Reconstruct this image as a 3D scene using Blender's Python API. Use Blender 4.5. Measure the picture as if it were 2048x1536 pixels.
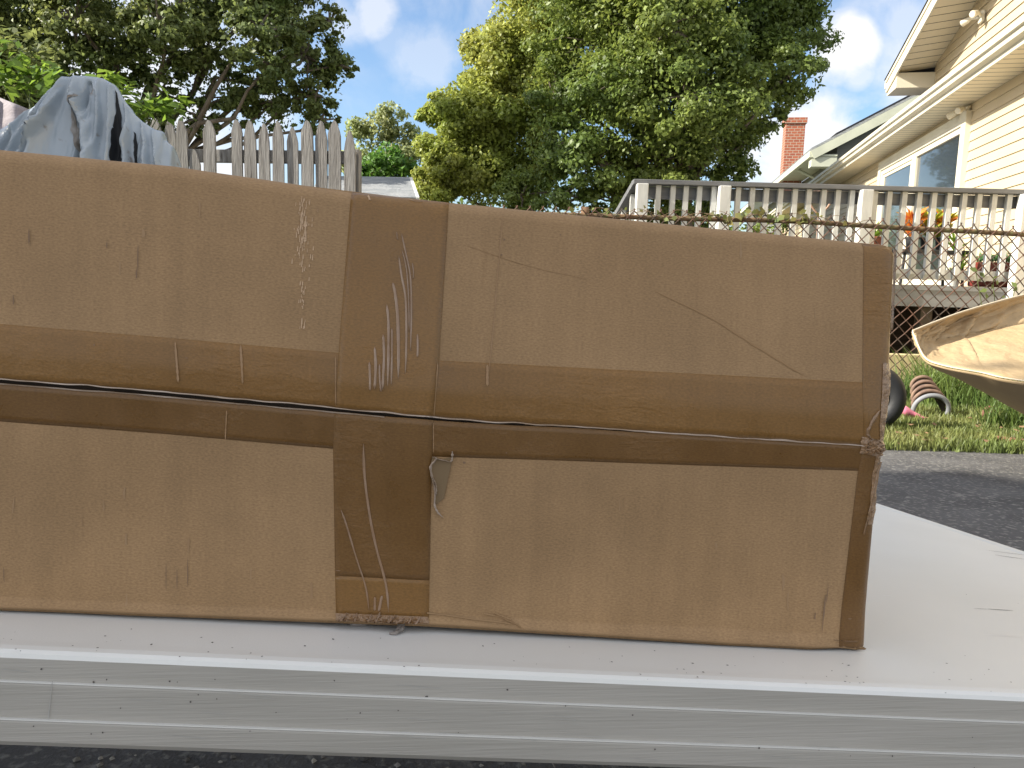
import bpy, bmesh, math, random
import numpy as np
from mathutils import Vector, noise
random.seed(7); RNG = np.random.default_rng(7)
for o in list(bpy.data.objects): bpy.data.objects.remove(o)
S = bpy.context.scene
COL = S.collection
R = math.radians

# ------------------------------------------------------------------ camera
FPX = 1539.0                       # focal length in pixels of a 2048 px wide picture
PITCH, ROLL = R(7.85), 0.027
CAM = Vector((0, 0, 0.5))
FW = Vector((0, math.cos(PITCH), -math.sin(PITCH)))
_r0 = Vector((1, 0, 0)); _u0 = Vector((0, math.sin(PITCH), math.cos(PITCH)))
RT = _r0 * math.cos(ROLL) + _u0 * math.sin(ROLL)
UP = -_r0 * math.sin(ROLL) + _u0 * math.cos(ROLL)
cd = bpy.data.cameras.new('camera'); cam = bpy.data.objects.new('camera', cd); COL.objects.link(cam)
cd.sensor_width = 36.0; cd.lens = FPX / 2048 * 36.0; cd.clip_start = 0.01; cd.clip_end = 2000
from mathutils import Matrix
cam.matrix_world = Matrix(((RT.x, UP.x, -FW.x, CAM.x), (RT.y, UP.y, -FW.y, CAM.y), (RT.z, UP.z, -FW.z, CAM.z), (0, 0, 0, 1)))
S.camera = cam

def cdir(px, py): return RT * ((px - 1024) / FPX) - UP * ((py - 768) / FPX) + FW
def at_d(px, py, d): return CAM + cdir(px, py) * d
def at_y(px, py, Y):
    r = cdir(px, py); return CAM + r * (Y / r.y)
def cvec(x, y, z): return RT * x - UP * y + FW * z           # camera space, y down

# ------------------------------------------------------------------ sky, sun, exposure
SUN_AZ, SUN_EL = R(-99), R(31)
sdir = Vector((math.sin(SUN_AZ) * math.cos(SUN_EL), math.cos(SUN_AZ) * math.cos(SUN_EL), math.sin(SUN_EL)))
W = bpy.data.worlds.new('World'); S.world = W; W.use_nodes = True
nt = W.node_tree; nt.nodes.clear()
N = lambda t: nt.nodes.new(t); LK = lambda a, b: nt.links.new(a, b)
out = N('ShaderNodeOutputWorld'); bg = N('ShaderNodeBackground'); sky = N('ShaderNodeTexSky')
sky.sky_type = 'NISHITA'; sky.sun_disc = False; sky.sun_elevation = SUN_EL; sky.sun_rotation = SUN_AZ
sky.air_density = 1.0; sky.dust_density = 1.2; sky.ozone_density = 3.0
bg.inputs[1].default_value = 0.15
tc = N('ShaderNodeTexCoord')
def wmath(op, a, b=None, clamp=False):
    n = N('ShaderNodeMath'); n.operation = op; n.use_clamp = clamp
    for i, v in enumerate((a, b)):
        if v is None: continue
        if isinstance(v, (int, float)): n.inputs[i].default_value = v
        else: LK(v, n.inputs[i])
    return n.outputs[0]
nz = N('ShaderNodeTexNoise'); nz.inputs['Scale'].default_value = 11; nz.inputs['Detail'].default_value = 7; nz.inputs['Roughness'].default_value = .58
nz.inputs['Distortion'].default_value = .3
LK(tc.outputs['Generated'], nz.inputs['Vector'])
mask = None
for px, py, rad, st in ((1690, 100, .043, 1.0), (1640, 300, .075, .95), (1715, 150, .022, .6), (1815, 40, .03, .5), (745, 22, .035, .6), (700, 45, .03, .45), (848, 118, .05, .36), (790, 80, .03, .2), (1560, 350, .08, .9),
                        (2500, 100, .35, .8), (-600, -300, .5, .6), ((0, -.9, .43), None, .95, .95), ((0, -.1, 1), None, .75, .95), ((.8, -.5, .5), None, .6, .9), (1000, -900, .4, .5), (150, 120, .26, .85)):  # includes unseen clouds overhead and behind the camera, added for neutral fill light
    d = cdir(px, py).normalized() if py is not None else Vector(px).normalized()
    vm = N('ShaderNodeVectorMath'); vm.operation = 'DISTANCE'; LK(tc.outputs['Generated'], vm.inputs[0]); vm.inputs[1].default_value = d
    f = wmath('SUBTRACT', 1.0, wmath('DIVIDE', vm.outputs['Value'], rad * 1.25)); f0 = wmath('MULTIPLY', f, 2.6, True)
    f = wmath('MULTIPLY', wmath('MINIMUM', wmath('ADD', wmath('MULTIPLY', f, 1.0), wmath('MULTIPLY', wmath('SUBTRACT', nz.outputs['Fac'], .52), 2.6)), 1.0), 1.0)
    f = wmath('MULTIPLY', wmath('MULTIPLY', wmath('MULTIPLY', f, 1.7, True), f0), st)
    mask = f if mask is None else wmath('MAXIMUM', mask, f)
mx = N('ShaderNodeMix'); mx.data_type = 'RGBA'; LK(mask, mx.inputs['Factor'])
hs = N('ShaderNodeHueSaturation'); hs.inputs['Saturation'].default_value = 1.03; hs.inputs['Value'].default_value = .70
LK(sky.outputs[0], hs.inputs['Color'])
LK(hs.outputs[0], mx.inputs['A']); mx.inputs['B'].default_value = (3.35, 3.35, 3.42, 1)
LK(mx.outputs['Result'], bg.inputs[0]); LK(bg.outputs[0], out.inputs[0])
sl = bpy.data.lights.new('sun', 'SUN'); sl.energy = 4.6; sl.angle = R(.55); sl.color = (1, .93, .80)
so = bpy.data.objects.new('sun', sl); COL.objects.link(so); so.rotation_euler = sdir.to_track_quat('Z', 'Y').to_euler(); so.location = (-5, 0, 12)
S.view_settings.view_transform = 'Standard'; S.view_settings.look = 'None'; S.view_settings.exposure = 1.1; S.view_settings.gamma = 1

# ------------------------------------------------------------------ helpers
def tag(o, label=None, cat=None, group=None, kind=None):
    if label: o['label'] = label
    if cat: o['category'] = cat
    if group: o['group'] = group
    if kind: o['kind'] = kind
    return o
def empty(name, loc, label, cat, group=None):
    o = bpy.data.objects.new(name, None); COL.objects.link(o); o.location = loc
    return tag(o, label, cat, group)
class MB:
    def __init__(s): s.v = []; s.f = []; s.uv = {}
    def add(s, vs, fs, uvs=None):
        b = len(s.v); s.v += [tuple(x) for x in vs]; s.f += [tuple(b + i for i in f) for f in fs]
        if uvs:
            for i, u in enumerate(uvs): s.uv[b + i] = u
        return s
    def quad(s, a, b, c, d): return s.add((a, b, c, d), ((0, 1, 2, 3),))
    def grid(s, fn, us, vs, uvfn=None):
        P, U = [], []
        for v in vs:
            for u in us: P.append(fn(u, v)); U.append(uvfn(u, v) if uvfn else (u, v))
        n = len(us)
        F = [(j * n + i, j * n + i + 1, (j + 1) * n + i + 1, (j + 1) * n + i) for j in range(len(vs) - 1) for i in range(n - 1)]
        return s.add(P, F, U)
    def box(s, c, sz, X=Vector((1, 0, 0)), Y=Vector((0, 1, 0)), Z=Vector((0, 0, 1)), bev=0):
        c = Vector(c); X = X * sz[0] / 2; Y = Y * sz[1] / 2; Z = Z * sz[2] / 2
        if not bev:
            vs = [c + X * i + Y * j + Z * k for i in (-1, 1) for j in (-1, 1) for k in (-1, 1)]
            return s.add(vs, ((0, 1, 3, 2), (4, 6, 7, 5), (0, 4, 5, 1), (2, 3, 7, 6), (0, 2, 6, 4), (1, 5, 7, 3)))
        bm = bmesh.new(); bmesh.ops.create_cube(bm, size=2)
        for v in bm.verts: v.co = Vector((v.co.x * sz[0] / 2, v.co.y * sz[1] / 2, v.co.z * sz[2] / 2))
        bmesh.ops.bevel(bm, geom=bm.edges[:], offset=bev, segments=2, affect='EDGES', profile=.5)
        Xn, Yn, Zn = X.normalized(), Y.normalized(), Z.normalized()
        vs = [c + Xn * v.co.x + Yn * v.co.y + Zn * v.co.z for v in bm.verts]
        bm.verts.index_update(); fs = [[v.index for v in f.verts] for f in bm.faces]; bm.free()
        return s.add(vs, fs)
    def tube(s, pts, rs, n=8, cap=True):
        pts = [Vector(p) for p in pts]
        if isinstance(rs, (int, float)): rs = [rs] * len(pts)
        rings = []; ref = None
        for i, p in enumerate(pts):
            t = (pts[min(i + 1, len(pts) - 1)] - pts[max(i - 1, 0)])
            t = t.normalized() if t.length > 1e-9 else Vector((0, 0, 1))
            if ref is None: ref = Vector((0, 0, 1)) if abs(t.z) < .9 else Vector((1, 0, 0))
            a = t.cross(ref).normalized(); b = a.cross(t).normalized(); ref = b
            rings.append([p + (a * math.cos(k * 2 * math.pi / n) + b * math.sin(k * 2 * math.pi / n)) * rs[i] for k in range(n)])
        vs = [v for r in rings for v in r]
        fs = [(j * n + k, j * n + (k + 1) % n, (j + 1) * n + (k + 1) % n, (j + 1) * n + k) for j in range(len(rings) - 1) for k in range(n)]
        if cap: fs += [tuple(range(n - 1, -1, -1)), tuple((len(rings) - 1) * n + k for k in range(n))]
        return s.add(vs, fs)
    def build(s, name, mat, parent=None, smooth=False, solid=0, sub=0):
        me = bpy.data.meshes.new(name); me.from_pydata([tuple(v) for v in s.v], [], s.f)
        bm = bmesh.new(); bm.from_mesh(me)
        if not solid: bmesh.ops.recalc_face_normals(bm, faces=bm.faces)
        bm.to_mesh(me); bm.free()
        if s.uv:
            ul = me.uv_layers.new(name='UVMap')
            for l in me.loops: ul.data[l.index].uv = s.uv.get(l.vertex_index, (0, 0))
        me.materials.append(mat)
        if smooth: me.shade_smooth()
        o = bpy.data.objects.new(name, me); COL.objects.link(o)
        if parent:
            o.parent = parent; o.matrix_parent_inverse = Matrix.Translation(parent.matrix_basis.translation).inverted() if parent.type == 'EMPTY' else Matrix()
        if solid:
            m = o.modifiers.new('solid', 'SOLIDIFY'); m.thickness = solid; m.offset = -1
        if sub:
            m = o.modifiers.new('sub', 'SUBSURF'); m.levels = sub; m.render_levels = sub
        return o

def mat(name, col, rough=.6, col2=None, scale=8, stretch=(1, 1, 1), detail=6, lo=.35, hi=.65, bump=0, bscale=60, bstretch=(1, 1, 1), bdist=.002,
        coord='Object', spec=.5, metal=0, trans=0, coat=0, isl=0, col3=None, s3=60, lo3=.6, hi3=.7, stretch3=(1, 1, 1), r2=None):
    m = bpy.data.materials.new(name); m.use_nodes = True; n = m.node_tree; p = n.nodes['Principled BSDF']
    L = n.links.new; tcn = n.nodes.new('ShaderNodeTexCoord')
    def ns(sc, st, det=6):
        mp = n.nodes.new('ShaderNodeMapping'); mp.inputs['Scale'].default_value = st; L(tcn.outputs[coord], mp.inputs[0])
        t = n.nodes.new('ShaderNodeTexNoise'); t.inputs['Scale'].default_value = sc; t.inputs['Detail'].default_value = det; L(mp.outputs[0], t.inputs['Vector']); return t.outputs['Fac']
    def ramp(f, a, b):
        r = n.nodes.new('ShaderNodeMapRange'); r.inputs[1].default_value = a; r.inputs[2].default_value = b; L(f, r.inputs[0]); return r.outputs[0]
    def mix(f, a, b):
        x = n.nodes.new('ShaderNodeMix'); x.data_type = 'RGBA'; L(f, x.inputs['Factor'])
        for k, v in (('A', a), ('B', b)):
            if hasattr(v, 'links'): L(v, x.inputs[k])
            else: x.inputs[k].default_value = (*v, 1)
        return x.outputs['Result']
    c = None
    if col2: 
        f = ramp(ns(scale, stretch, detail), lo, hi); c = mix(f, col, col2)
        if r2 is not None:
            q = n.nodes.new('ShaderNodeMapRange'); q.inputs[3].default_value = rough; q.inputs[4].default_value = r2; L(f, q.inputs[0]); L(q.outputs[0], p.inputs['Roughness'])
    if isl:
        g = n.nodes.new('ShaderNodeNewGeometry'); h = n.nodes.new('ShaderNodeHueSaturation')
        q = n.nodes.new('ShaderNodeMapRange'); q.inputs[3].default_value = 1 - isl; q.inputs[4].default_value = 1 + isl; L(g.outputs['Random Per Island'], q.inputs[0]); L(q.outputs[0], h.inputs['Value'])
        if c: L(c, h.inputs['Color'])
        else: h.inputs['Color'].default_value = (*col, 1)
        c = h.outputs[0]
    if col3: c = mix(ramp(ns(s3, stretch3, 4), lo3, hi3), c if c else col, col3)
    if c: L(c, p.inputs['Base Color'])
    else: p.inputs['Base Color'].default_value = (*col, 1)
    if r2 is None: p.inputs['Roughness'].default_value = rough
    p.inputs['Specular IOR Level'].default_value = spec; p.inputs['Metallic'].default_value = metal; p.inputs['Coat Weight'].default_value = coat
    p.inputs['Coat Roughness'].default_value = .25
    if bump:
        b = n.nodes.new('ShaderNodeBump'); b.inputs['Strength'].default_value = bump; b.inputs['Distance'].default_value = bdist; L(ns(bscale, bstretch), b.inputs['Height']); L(b.outputs[0], p.inputs['Normal'])
    if trans:
        tr = n.nodes.new('ShaderNodeBsdfTranslucent'); ms = n.nodes.new('ShaderNodeMixShader'); ms.inputs[0].default_value = trans
        if c:
            h2 = n.nodes.new('ShaderNodeHueSaturation'); h2.inputs['Value'].default_value = 1.5; h2.inputs['Hue'].default_value = .485; L(c, h2.inputs['Color']); L(h2.outputs[0], tr.inputs[0])
        else: tr.inputs[0].default_value = (*col, 1)
        L(p.outputs[0], ms.inputs[1]); L(tr.outputs[0], ms.inputs[2]); L(ms.outputs[0], n.nodes['Material Output'].inputs[0])
    return m

def gz(y): return -.035 * min(max(y, 0), 8)

# ------------------------------------------------------------------ ground
M_asph = mat('asphalt', (.078, .077, .080), .85, (.130, .128, .130), 9, lo=.3, hi=.7, bump=1, bscale=150, bdist=.006, col3=(.24, .235, .22), s3=75, lo3=.53, hi3=.66)
M_soil = mat('soil_lawn', (.05, .065, .02), .95, (.10, .08, .045), 3, bump=.6, bscale=30, bdist=.02)
ys = [-40, -5, 0, .5, 1, 1.5, 2, 2.5, 3, 3.5, 4, 4.5, 5, 6, 8, 12, 30, 100, 600]
b = MB(); b.grid(lambda u, v: (u, v, gz(v) - .006), [-600, -60, -8, 0, 8, 60, 600], ys); g = b.build('lawn_ground', M_soil); tag(g, kind='structure')
def edge_y(x): return 2.83 + .03 * math.sin(x * 5) + .015 * math.sin(x * 17 + 1) - .02 * (x - 1.5)
b = MB(); xs = [-7 + .1 * i for i in range(141)]
b.grid(lambda u, v: (u, -4 + (edge_y(u) + 4) * v, gz(-4 + (edge_y(u) + 4) * v)), xs, [i / 12 for i in range(13)]); g = b.build('driveway', M_asph); tag(g, kind='structure')

# ------------------------------------------------------------------ table frame
uu = cvec(17792, 1357, 1539).normalized()
vv = cvec(-81, -39, 1539); vv = (vv - uu * vv.dot(uu)).normalized()
nn = uu.cross(vv).normalized()
if nn.z < 0: nn = -nn
TO = at_d(1736, 1305, .4105)                              # front right foot of the carton
def tp(a, c, h=0): return TO + uu * a + vv * c + nn * h
def plane_ac(px, py, h=0):
    d = cdir(px, py); o = TO + nn * h; t = (o - CAM).dot(nn) / d.dot(nn); q = CAM + d * t - o
    return q.dot(uu), q.dot(vv)
print('table front L', plane_ac(0, 1304), 'R', plane_ac(2048, 1392), 'side', plane_ac(1775, 1012), plane_ac(2030, 1098), 'tilt', nn)

# ------------------------------------------------------------------ carton
HS = dict(r=.005)
ROWT = [0, .0885, .1075, .1355, .2165]
COLS = [-.530, -.448, -.366, -.2845, -.236, -.016, 0]
PXG = [ # rows bottom -> top
 [(-335, 1209), (0, 1222), (335, 1235), (673, 1247), (857, 1254), (1678, 1297), (1736, 1305)],
 [(-336, 816), (0, 842), (335, 868), (667, 897), (864, 912), (1720, 942), (1766, 947)],
 [(-340, 735), (0, 762), (340, 789), (670, 820), (867, 838), (1731, 892), (1774, 903)],
 [(-340, 620), (0, 648), (340, 676), (678, 706), (878, 721), (1728, 765), (1788, 769)],
 [(-344, 262), (0, 295), (344, 328), (703, 380), (898, 401), (1732, 481), (1802, 487)]]
OFF = [0, -.013, -.016, -.015, -.012]
CS = .086
Hb = .2165; RB = .0068; RBB = .0012
def interp(xs_, x):
    if x <= xs_[0]: i = 0
    elif x >= xs_[-1]: i = len(xs_) - 2
    else:
        i = 0
        while xs_[i + 1] < x: i += 1
    return i, (x - xs_[i]) / (xs_[i + 1] - xs_[i])
def doff(t):
    if t < .1215: k = t / .1215; return -.016 * (k ** 0.9 if k > 0 else k)
    k = (t - .1215) / (.2165 - .1215); return -.016 + .004 * k
def fpix(s, t):
    j, b_ = interp(ROWT, t); i, a_ = interp(COLS, s)
    g_ = lambda jj, ii, k: PXG[jj][ii][k]
    return [(1 - b_) * ((1 - a_) * g_(j, i, k) + a_ * g_(j, i + 1, k)) + b_ * ((1 - a_) * g_(j + 1, i, k) + a_ * g_(j + 1, i + 1, k)) for k in (0, 1)]
def wob(s, t):
    w = .0010 * noise.noise(Vector((s * 9, t * 9, 3.3))) + .0007 * noise.noise(Vector((s * 30, t * 14, 1.3)))
    for s0, amp, wd in ((-.205, .0006, .004), (-.128, .0004, .004), (-.095, .0005, .006), (-.42, .0005, .006), (-.035, .0005, .005)):
        d = (s - s0 + .02 * (t - .1)) / wd; w += amp * math.tanh(d) * .5
    e = min(1, max(0, t / .02)); return w * e
def LW(s, t, c):
    px, py = fpix(s, t)
    return at_d(px, py, .4105 + CS * s + doff(t)) + vv * (c + wob(s, t))
def inv(px, py):
    s, t = -.2, .1
    for _ in range(25):
        x, y = fpix(s, t); x1, y1 = fpix(s + 1e-5, t); x2, y2 = fpix(s, t + 1e-5)
        a, b_, c_, d_ = (x1 - x) / 1e-5, (x2 - x) / 1e-5, (y1 - y) / 1e-5, (y2 - y) / 1e-5
        det = a * d_ - b_ * c_; ex, ey = px - x, py - y
        s += (d_ * ex - b_ * ey) / det; t += (a * ey - c_ * ex) / det
    return s, t
def skin(p, q, off=0, r=RB):
    hp = math.pi / 2; e1 = e2 = 0
    if p > -r: th = (p + r) / r
    else: th = 0
    if th > hp: e1 = (th - hp) * r; th = hp
    if q > Hb - r: ph = (q - Hb + r) / r
    elif q < RBB: ph = (q - RBB) / r
    else: ph = 0
    if ph > hp: e2 = (ph - hp) * r; ph = hp
    if ph < -hp: e2 = (-ph - hp) * r; ph = -hp
    s = min(p, -r); t = min(max(q, RBB + .0004 + .0014 * min(1, max(0, (-.08 - p) / .15))), Hb - r); rr = r + off
    if ph < 0: r = rr = RBB + off; 
    fl = max(0, .0066 + .0006 * noise.noise(Vector((p * 30, 0, 8))) - t) * .62 * min(1, max(0, (-.012 - p) / .02))
    return LW(s + rr * math.sin(th), t + rr * math.sin(ph) * math.cos(th) * (1.15 if ph < 0 else 1), r + e1 + e2 - rr * math.cos(th) * math.cos(ph) - fl)
def gap(s):
    g_ = .0024 if s < -.3 else (.0024 - .0018 * (s + .3) / .2 if s < -.1 else .0006 - .0004 * (s + .1) / .1)
    return max(g_ + .0005 * noise.noise(Vector((s * 60, 0, 0))), .0002)
TS = .1075
def seam_u(s): return TS + gap(s) / 2 + .0003 * noise.noise(Vector((s * 22, 7, 0))) + .0004 * noise.noise(Vector((s * 90, 7, 0)))
def seam_l(s): return TS - gap(s) / 2 + .0003 * noise.noise(Vector((s * 22, 7, 0)))

def card_mat(name, base, dark, rough, coat, streak, glossb=0):
    m = mat(name, base, rough, dark, 9, (1, 1.4, 1), 8, .3, .75, bump=.3, bscale=900, bstretch=(.3, 1.6, 1), bdist=.00012, coord='UV', coat=coat, col3=streak, s3=38, lo3=.66, hi3=.80, stretch3=(2.6, .22, 1), spec=.35)
    n = m.node_tree; L = n.links.new; p = n.nodes['Principled BSDF']
    # fine paper fibre flecks
    tcn = n.nodes.new('ShaderNodeTexCoord'); mp = n.nodes.new('ShaderNodeMapping'); mp.inputs['Scale'].default_value = (650, 1300, 1); L(tcn.outputs['UV'], mp.inputs[0])
    t = n.nodes.new('ShaderNodeTexNoise'); t.inputs['Scale'].default_value = 1; t.inputs['Detail'].default_value = 3; L(mp.outputs[0], t.inputs['Vector'])
    h = n.nodes.new('ShaderNodeHueSaturation'); q = n.nodes.new('ShaderNodeMapRange'); q.inputs[1].default_value = .25; q.inputs[2].default_value = .75; q.inputs[3].default_value = .80; q.inputs[4].default_value = 1.2
    L(t.outputs[0], q.inputs[0]); L(q.outputs[0], h.inputs['Value'])
    # soft blotches
    mp2 = n.nodes.new('ShaderNodeMapping'); mp2.inputs['Scale'].default_value = (16, 14, 1); L(tcn.outputs['UV'], mp2.inputs[0])
    t2 = n.nodes.new('ShaderNodeTexNoise'); t2.inputs['Scale'].default_value = 1; t2.inputs['Detail'].default_value = 6; t2.inputs['Roughness'].default_value = .65; L(mp2.outputs[0], t2.inputs['Vector'])
    q2 = n.nodes.new('ShaderNodeMapRange'); q2.inputs[1].default_value = .3; q2.inputs[2].default_value = .7; q2.inputs[3].default_value = .86; q2.inputs[4].default_value = 1.10; L(t2.outputs[0], q2.inputs[0])
    mp3 = n.nodes.new('ShaderNodeMapping'); mp3.inputs['Scale'].default_value = (120, 3.0, 1); mp3.inputs['Rotation'].default_value = (0, 0, .03); L(tcn.outputs['UV'], mp3.inputs[0])
    t3 = n.nodes.new('ShaderNodeTexNoise'); t3.inputs['Scale'].default_value = 1; t3.inputs['Detail'].default_value = 4; L(mp3.outputs[0], t3.inputs['Vector'])
    q3 = n.nodes.new('ShaderNodeMapRange'); q3.inputs[1].default_value = .3; q3.inputs[2].default_value = .7; q3.inputs[3].default_value = .95; q3.inputs[4].default_value = 1.04; L(t3.outputs[0], q3.inputs[0])
    h3 = n.nodes.new('ShaderNodeHueSaturation'); L(q3.outputs[0], h3.inputs['Value'])
    h2 = n.nodes.new('ShaderNodeHueSaturation'); L(q2.outputs[0], h2.inputs['Value'])
    src = p.inputs['Base Color'].links[0].from_socket
    L(src, h.inputs['Color']); L(h.outputs[0], h2.inputs['Color']); L(h2.outputs[0], h3.inputs['Color']); L(h3.outputs[0], p.inputs['Base Color'])
    if coat:   # film: long shallow ripples and uneven gloss
        mp4 = n.nodes.new('ShaderNodeMapping'); mp4.inputs['Scale'].default_value = (45, 190, 1); L(tcn.outputs['UV'], mp4.inputs[0])
        t4 = n.nodes.new('ShaderNodeTexNoise'); t4.inputs['Scale'].default_value = 1; t4.inputs['Detail'].default_value = 5; t4.inputs['Distortion'].default_value = 1.5; L(mp4.outputs[0], t4.inputs['Vector'])
        pw = n.nodes.new('ShaderNodeMath'); pw.operation = 'MULTIPLY'; ms_ = n.nodes.new('ShaderNodeMapRange'); ms_.inputs[1].default_value = .52; ms_.inputs[2].default_value = .68; L(t2.outputs[0], ms_.inputs[0]); L(t4.outputs[0], pw.inputs[0]); L(ms_.outputs[0], pw.inputs[1])
        bp = n.nodes.new('ShaderNodeBump'); bp.inputs['Strength'].default_value = .8; bp.inputs['Distance'].default_value = .0012; L(pw.outputs[0], bp.inputs['Height']); L(p.inputs['Normal'].links[0].from_socket, bp.inputs['Normal']); L(bp.outputs[0], p.inputs['Normal'])
        rg = n.nodes.new('ShaderNodeMapRange'); rg.inputs[1].default_value = .35; rg.inputs[2].default_value = .65; rg.inputs[3].default_value = .22; rg.inputs[4].default_value = .55; L(t2.outputs[0], rg.inputs[0])
        for l in list(p.inputs['Roughness'].links): n.links.remove(l)
        L(rg.outputs[0], p.inputs['Roughness'])
    return m
M_card = card_mat('cardboard', (.360, .229, .118), (.322, .201, .100), .8, 0, (.315, .196, .098))
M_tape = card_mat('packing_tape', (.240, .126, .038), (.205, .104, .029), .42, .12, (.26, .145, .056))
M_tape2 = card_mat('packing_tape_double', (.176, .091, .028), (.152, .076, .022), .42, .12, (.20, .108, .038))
M_slit_shade = mat('slit_shade', (.05, .035, .025), .9)
M_torn = mat('torn_tape_edge', (.50, .41, .34), .5, (.28, .19, .12), 60, coord='Object', bump=.5, bscale=300, bdist=.001)
M_clear = mat('crinkled_clear_tape', (.30, .175, .085), .15, (.25, .14, .06), 30, lo=.4, hi=.6, bump=1, bscale=200, bdist=.004, coat=.8)
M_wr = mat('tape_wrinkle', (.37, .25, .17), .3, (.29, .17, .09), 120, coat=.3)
M_scuff = mat('paper_scuff', (.56, .39, .25), .9)
M_dirt = mat('dark_smudge', (.11, .075, .05), .9)

carton = empty('cardboard_carton', TO, 'large brown corrugated carton sealed with tan tape on the white tabletop', 'cardboard box')
def lin(a, b, n): return [a + (b - a) * i / n for i in range(n + 1)]
SL = -.62
# body: the shell behind the two front flaps
b = MB(); D = .30; i_ = .0012
hp = math.pi / 2
def shell(p, w):   # loop: bottom -> side faces; w is depth 0..1
    return None
sx = [SL, -.4, -.2, -.1, -i_ - .004, -i_]; tz = [.0003, .006, .05, .1075, .16, Hb - .004, Hb - i_]
front_c = .0045
b.grid(lambda s, t: LW(s, t, front_c), sx, tz); b.grid(lambda s, t: LW(s, t, D), sx, tz)
b.grid(lambda c, t: LW(-i_, t, c), lin(front_c, D, 6), tz); b.grid(lambda c, t: LW(SL, t, c), lin(front_c, D, 6), tz)
b.grid(lambda s, c: LW(s, Hb - i_, c), sx, lin(front_c, D, 6)); b.grid(lambda s, c: LW(s, i_ * 1.5, c), sx, lin(front_c, D, 6))
for k in b.uv: b.uv[k] = (b.uv[k][0], b.uv[k][1])
b.build('carton_body', M_card, carton)
b = MB(); b.grid(lambda s, t: LW(s, t, front_c - .0004), lin(SL, -.004, 40), [TS - .012, TS, TS + .012]); b.build('inner_shadow_gap', M_slit_shade, carton)  # near-black sheet paints the shade inside the slit
# flaps
SP = lin(SL, -RB, 150) + [-RB + RB * hp * k / 5 for k in range(1, 6)] + [RB * (hp - 1) + x for x in (.01, .04, .15, .29)]
def rowsU(n=34): return lin(0, 1, n)
arcT = [Hb - RB + RB * hp * k / 6 for k in range(0, 7)] + [Hb - RB + RB * hp + x for x in (.01, .05, .15, .29)]
b = MB()
def fU(p, k):
    if k <= 1: s = min(p, -.0005); q = seam_u(s) + (Hb - RB - .0002 - seam_u(s)) * k
    else: q = arcT[int(k - 2)]
    return skin(p, q), q
SPf = [p for p in SP if p < RB * hp]                       # upper flap folds over the top
b.grid(lambda p, k: fU(p, k)[0], SPf, lin(0, 1, 34) + [2 + i for i in range(len(arcT))], lambda p, k: (p, fU(p, k)[1]))
b.build('front_flap', M_card, carton, smooth=True, solid=.0034)
b = MB()
botarc = [RBB - RB * hp * k / 6 for k in range(6, -1, -1)]
def fL(p, k):
    if k < 0: q = botarc[int(k + 7)]
    else: s = min(p, -.0005); q = RBB + .0002 + (seam_l(s) - RBB - .0002) * k
    return skin(p, q), q
b.grid(lambda p, k: fL(p, k)[0], SPf, [i - 7 for i in range(7)] + [0, .02, .04, .047, .053, .06, .07] + lin(.1, 1, 24), lambda p, k: (p, fL(p, k)[1]))
b.build('front_flap', M_card, carton, smooth=True, solid=.0034)
# tapes (thin film over the flaps)
def tape(name, m, p0, p1, q0, q1, off, np_=30, nq=30, jag=0, uvo=0):
    """p0,p1: functions of q-fraction; q0,q1: functions of p"""
    b = MB()
    def f(a, k):
        pa = p0 + (p1 - p0) * a
        s = min(pa, -.0005); qa = q0(s); qb = q1(s)
        return pa, qa + (qb - qa) * k
    b.grid(lambda a, k: skin(*f(a, k), off), lin(0, 1, np_), lin(0, 1, nq), lambda a, k: (f(a, k)[0] + uvo, f(a, k)[1] + uvo))
    return b.build(name, m, carton, smooth=True, solid=.0001)
k_ = lambda v: (lambda s: v)
# along the seam: one broad strip cut open, an upper and a lower half
tape('seam_tape', M_tape, SL, .02, lambda s: seam_u(s) - .0002, k_(.1355), .00016, 155, 8)
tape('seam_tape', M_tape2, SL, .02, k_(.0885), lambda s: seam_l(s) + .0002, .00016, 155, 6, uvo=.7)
# across the middle
tape('cross_tape', M_tape, -.2845, -.236, lambda s: seam_u(s) - .0002, k_(Hb + .012), .00030, 14, 44, uvo=1.3)
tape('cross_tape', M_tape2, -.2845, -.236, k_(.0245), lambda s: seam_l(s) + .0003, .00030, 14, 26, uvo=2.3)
tape('cross_tape', M_tape, -.2845, -.236, k_(.0052), k_(.0246), .00029, 12, 8, uvo=2.9)
# around the right corner
tape('corner_tape', M_tape, -.0165, .03, lambda s: seam_u(s), k_(Hb - .0005), .00030, 16, 34, uvo=3.7)
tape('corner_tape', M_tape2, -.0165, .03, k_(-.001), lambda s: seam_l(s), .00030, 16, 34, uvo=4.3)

# torn pale edges along the slit
b = MB()
for a, e, side, am in ((SL, -.20, 1, .0003), (-.24, -.001, 1, .0003), (SL, -.26, -1, .0003)):
    n_ = int((e - a) / .002)
    for i in range(n_):
        s0 = a + (e - a) * i / n_; s1 = a + (e - a) * (i + 1) / n_
        def ed(s):
            base = seam_u(s) if side > 0 else seam_l(s)
            h_ = (.00012 + am * max(0, .45 + noise.noise(Vector((s * 45, side * 5, 2))) * 1.3))
            return base - .0003 * side, base + side * h_
        a0, a1 = ed(s0); c0, c1 = ed(s1)
        b.add([skin(s0, a0, .0009), skin(s1, c0, .0009), skin(s1, c1, .0007), skin(s0, a1, .0007)], ((0, 1, 2, 3),))
b.build('torn_tape_edge', M_torn, carton, smooth=True)

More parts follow.
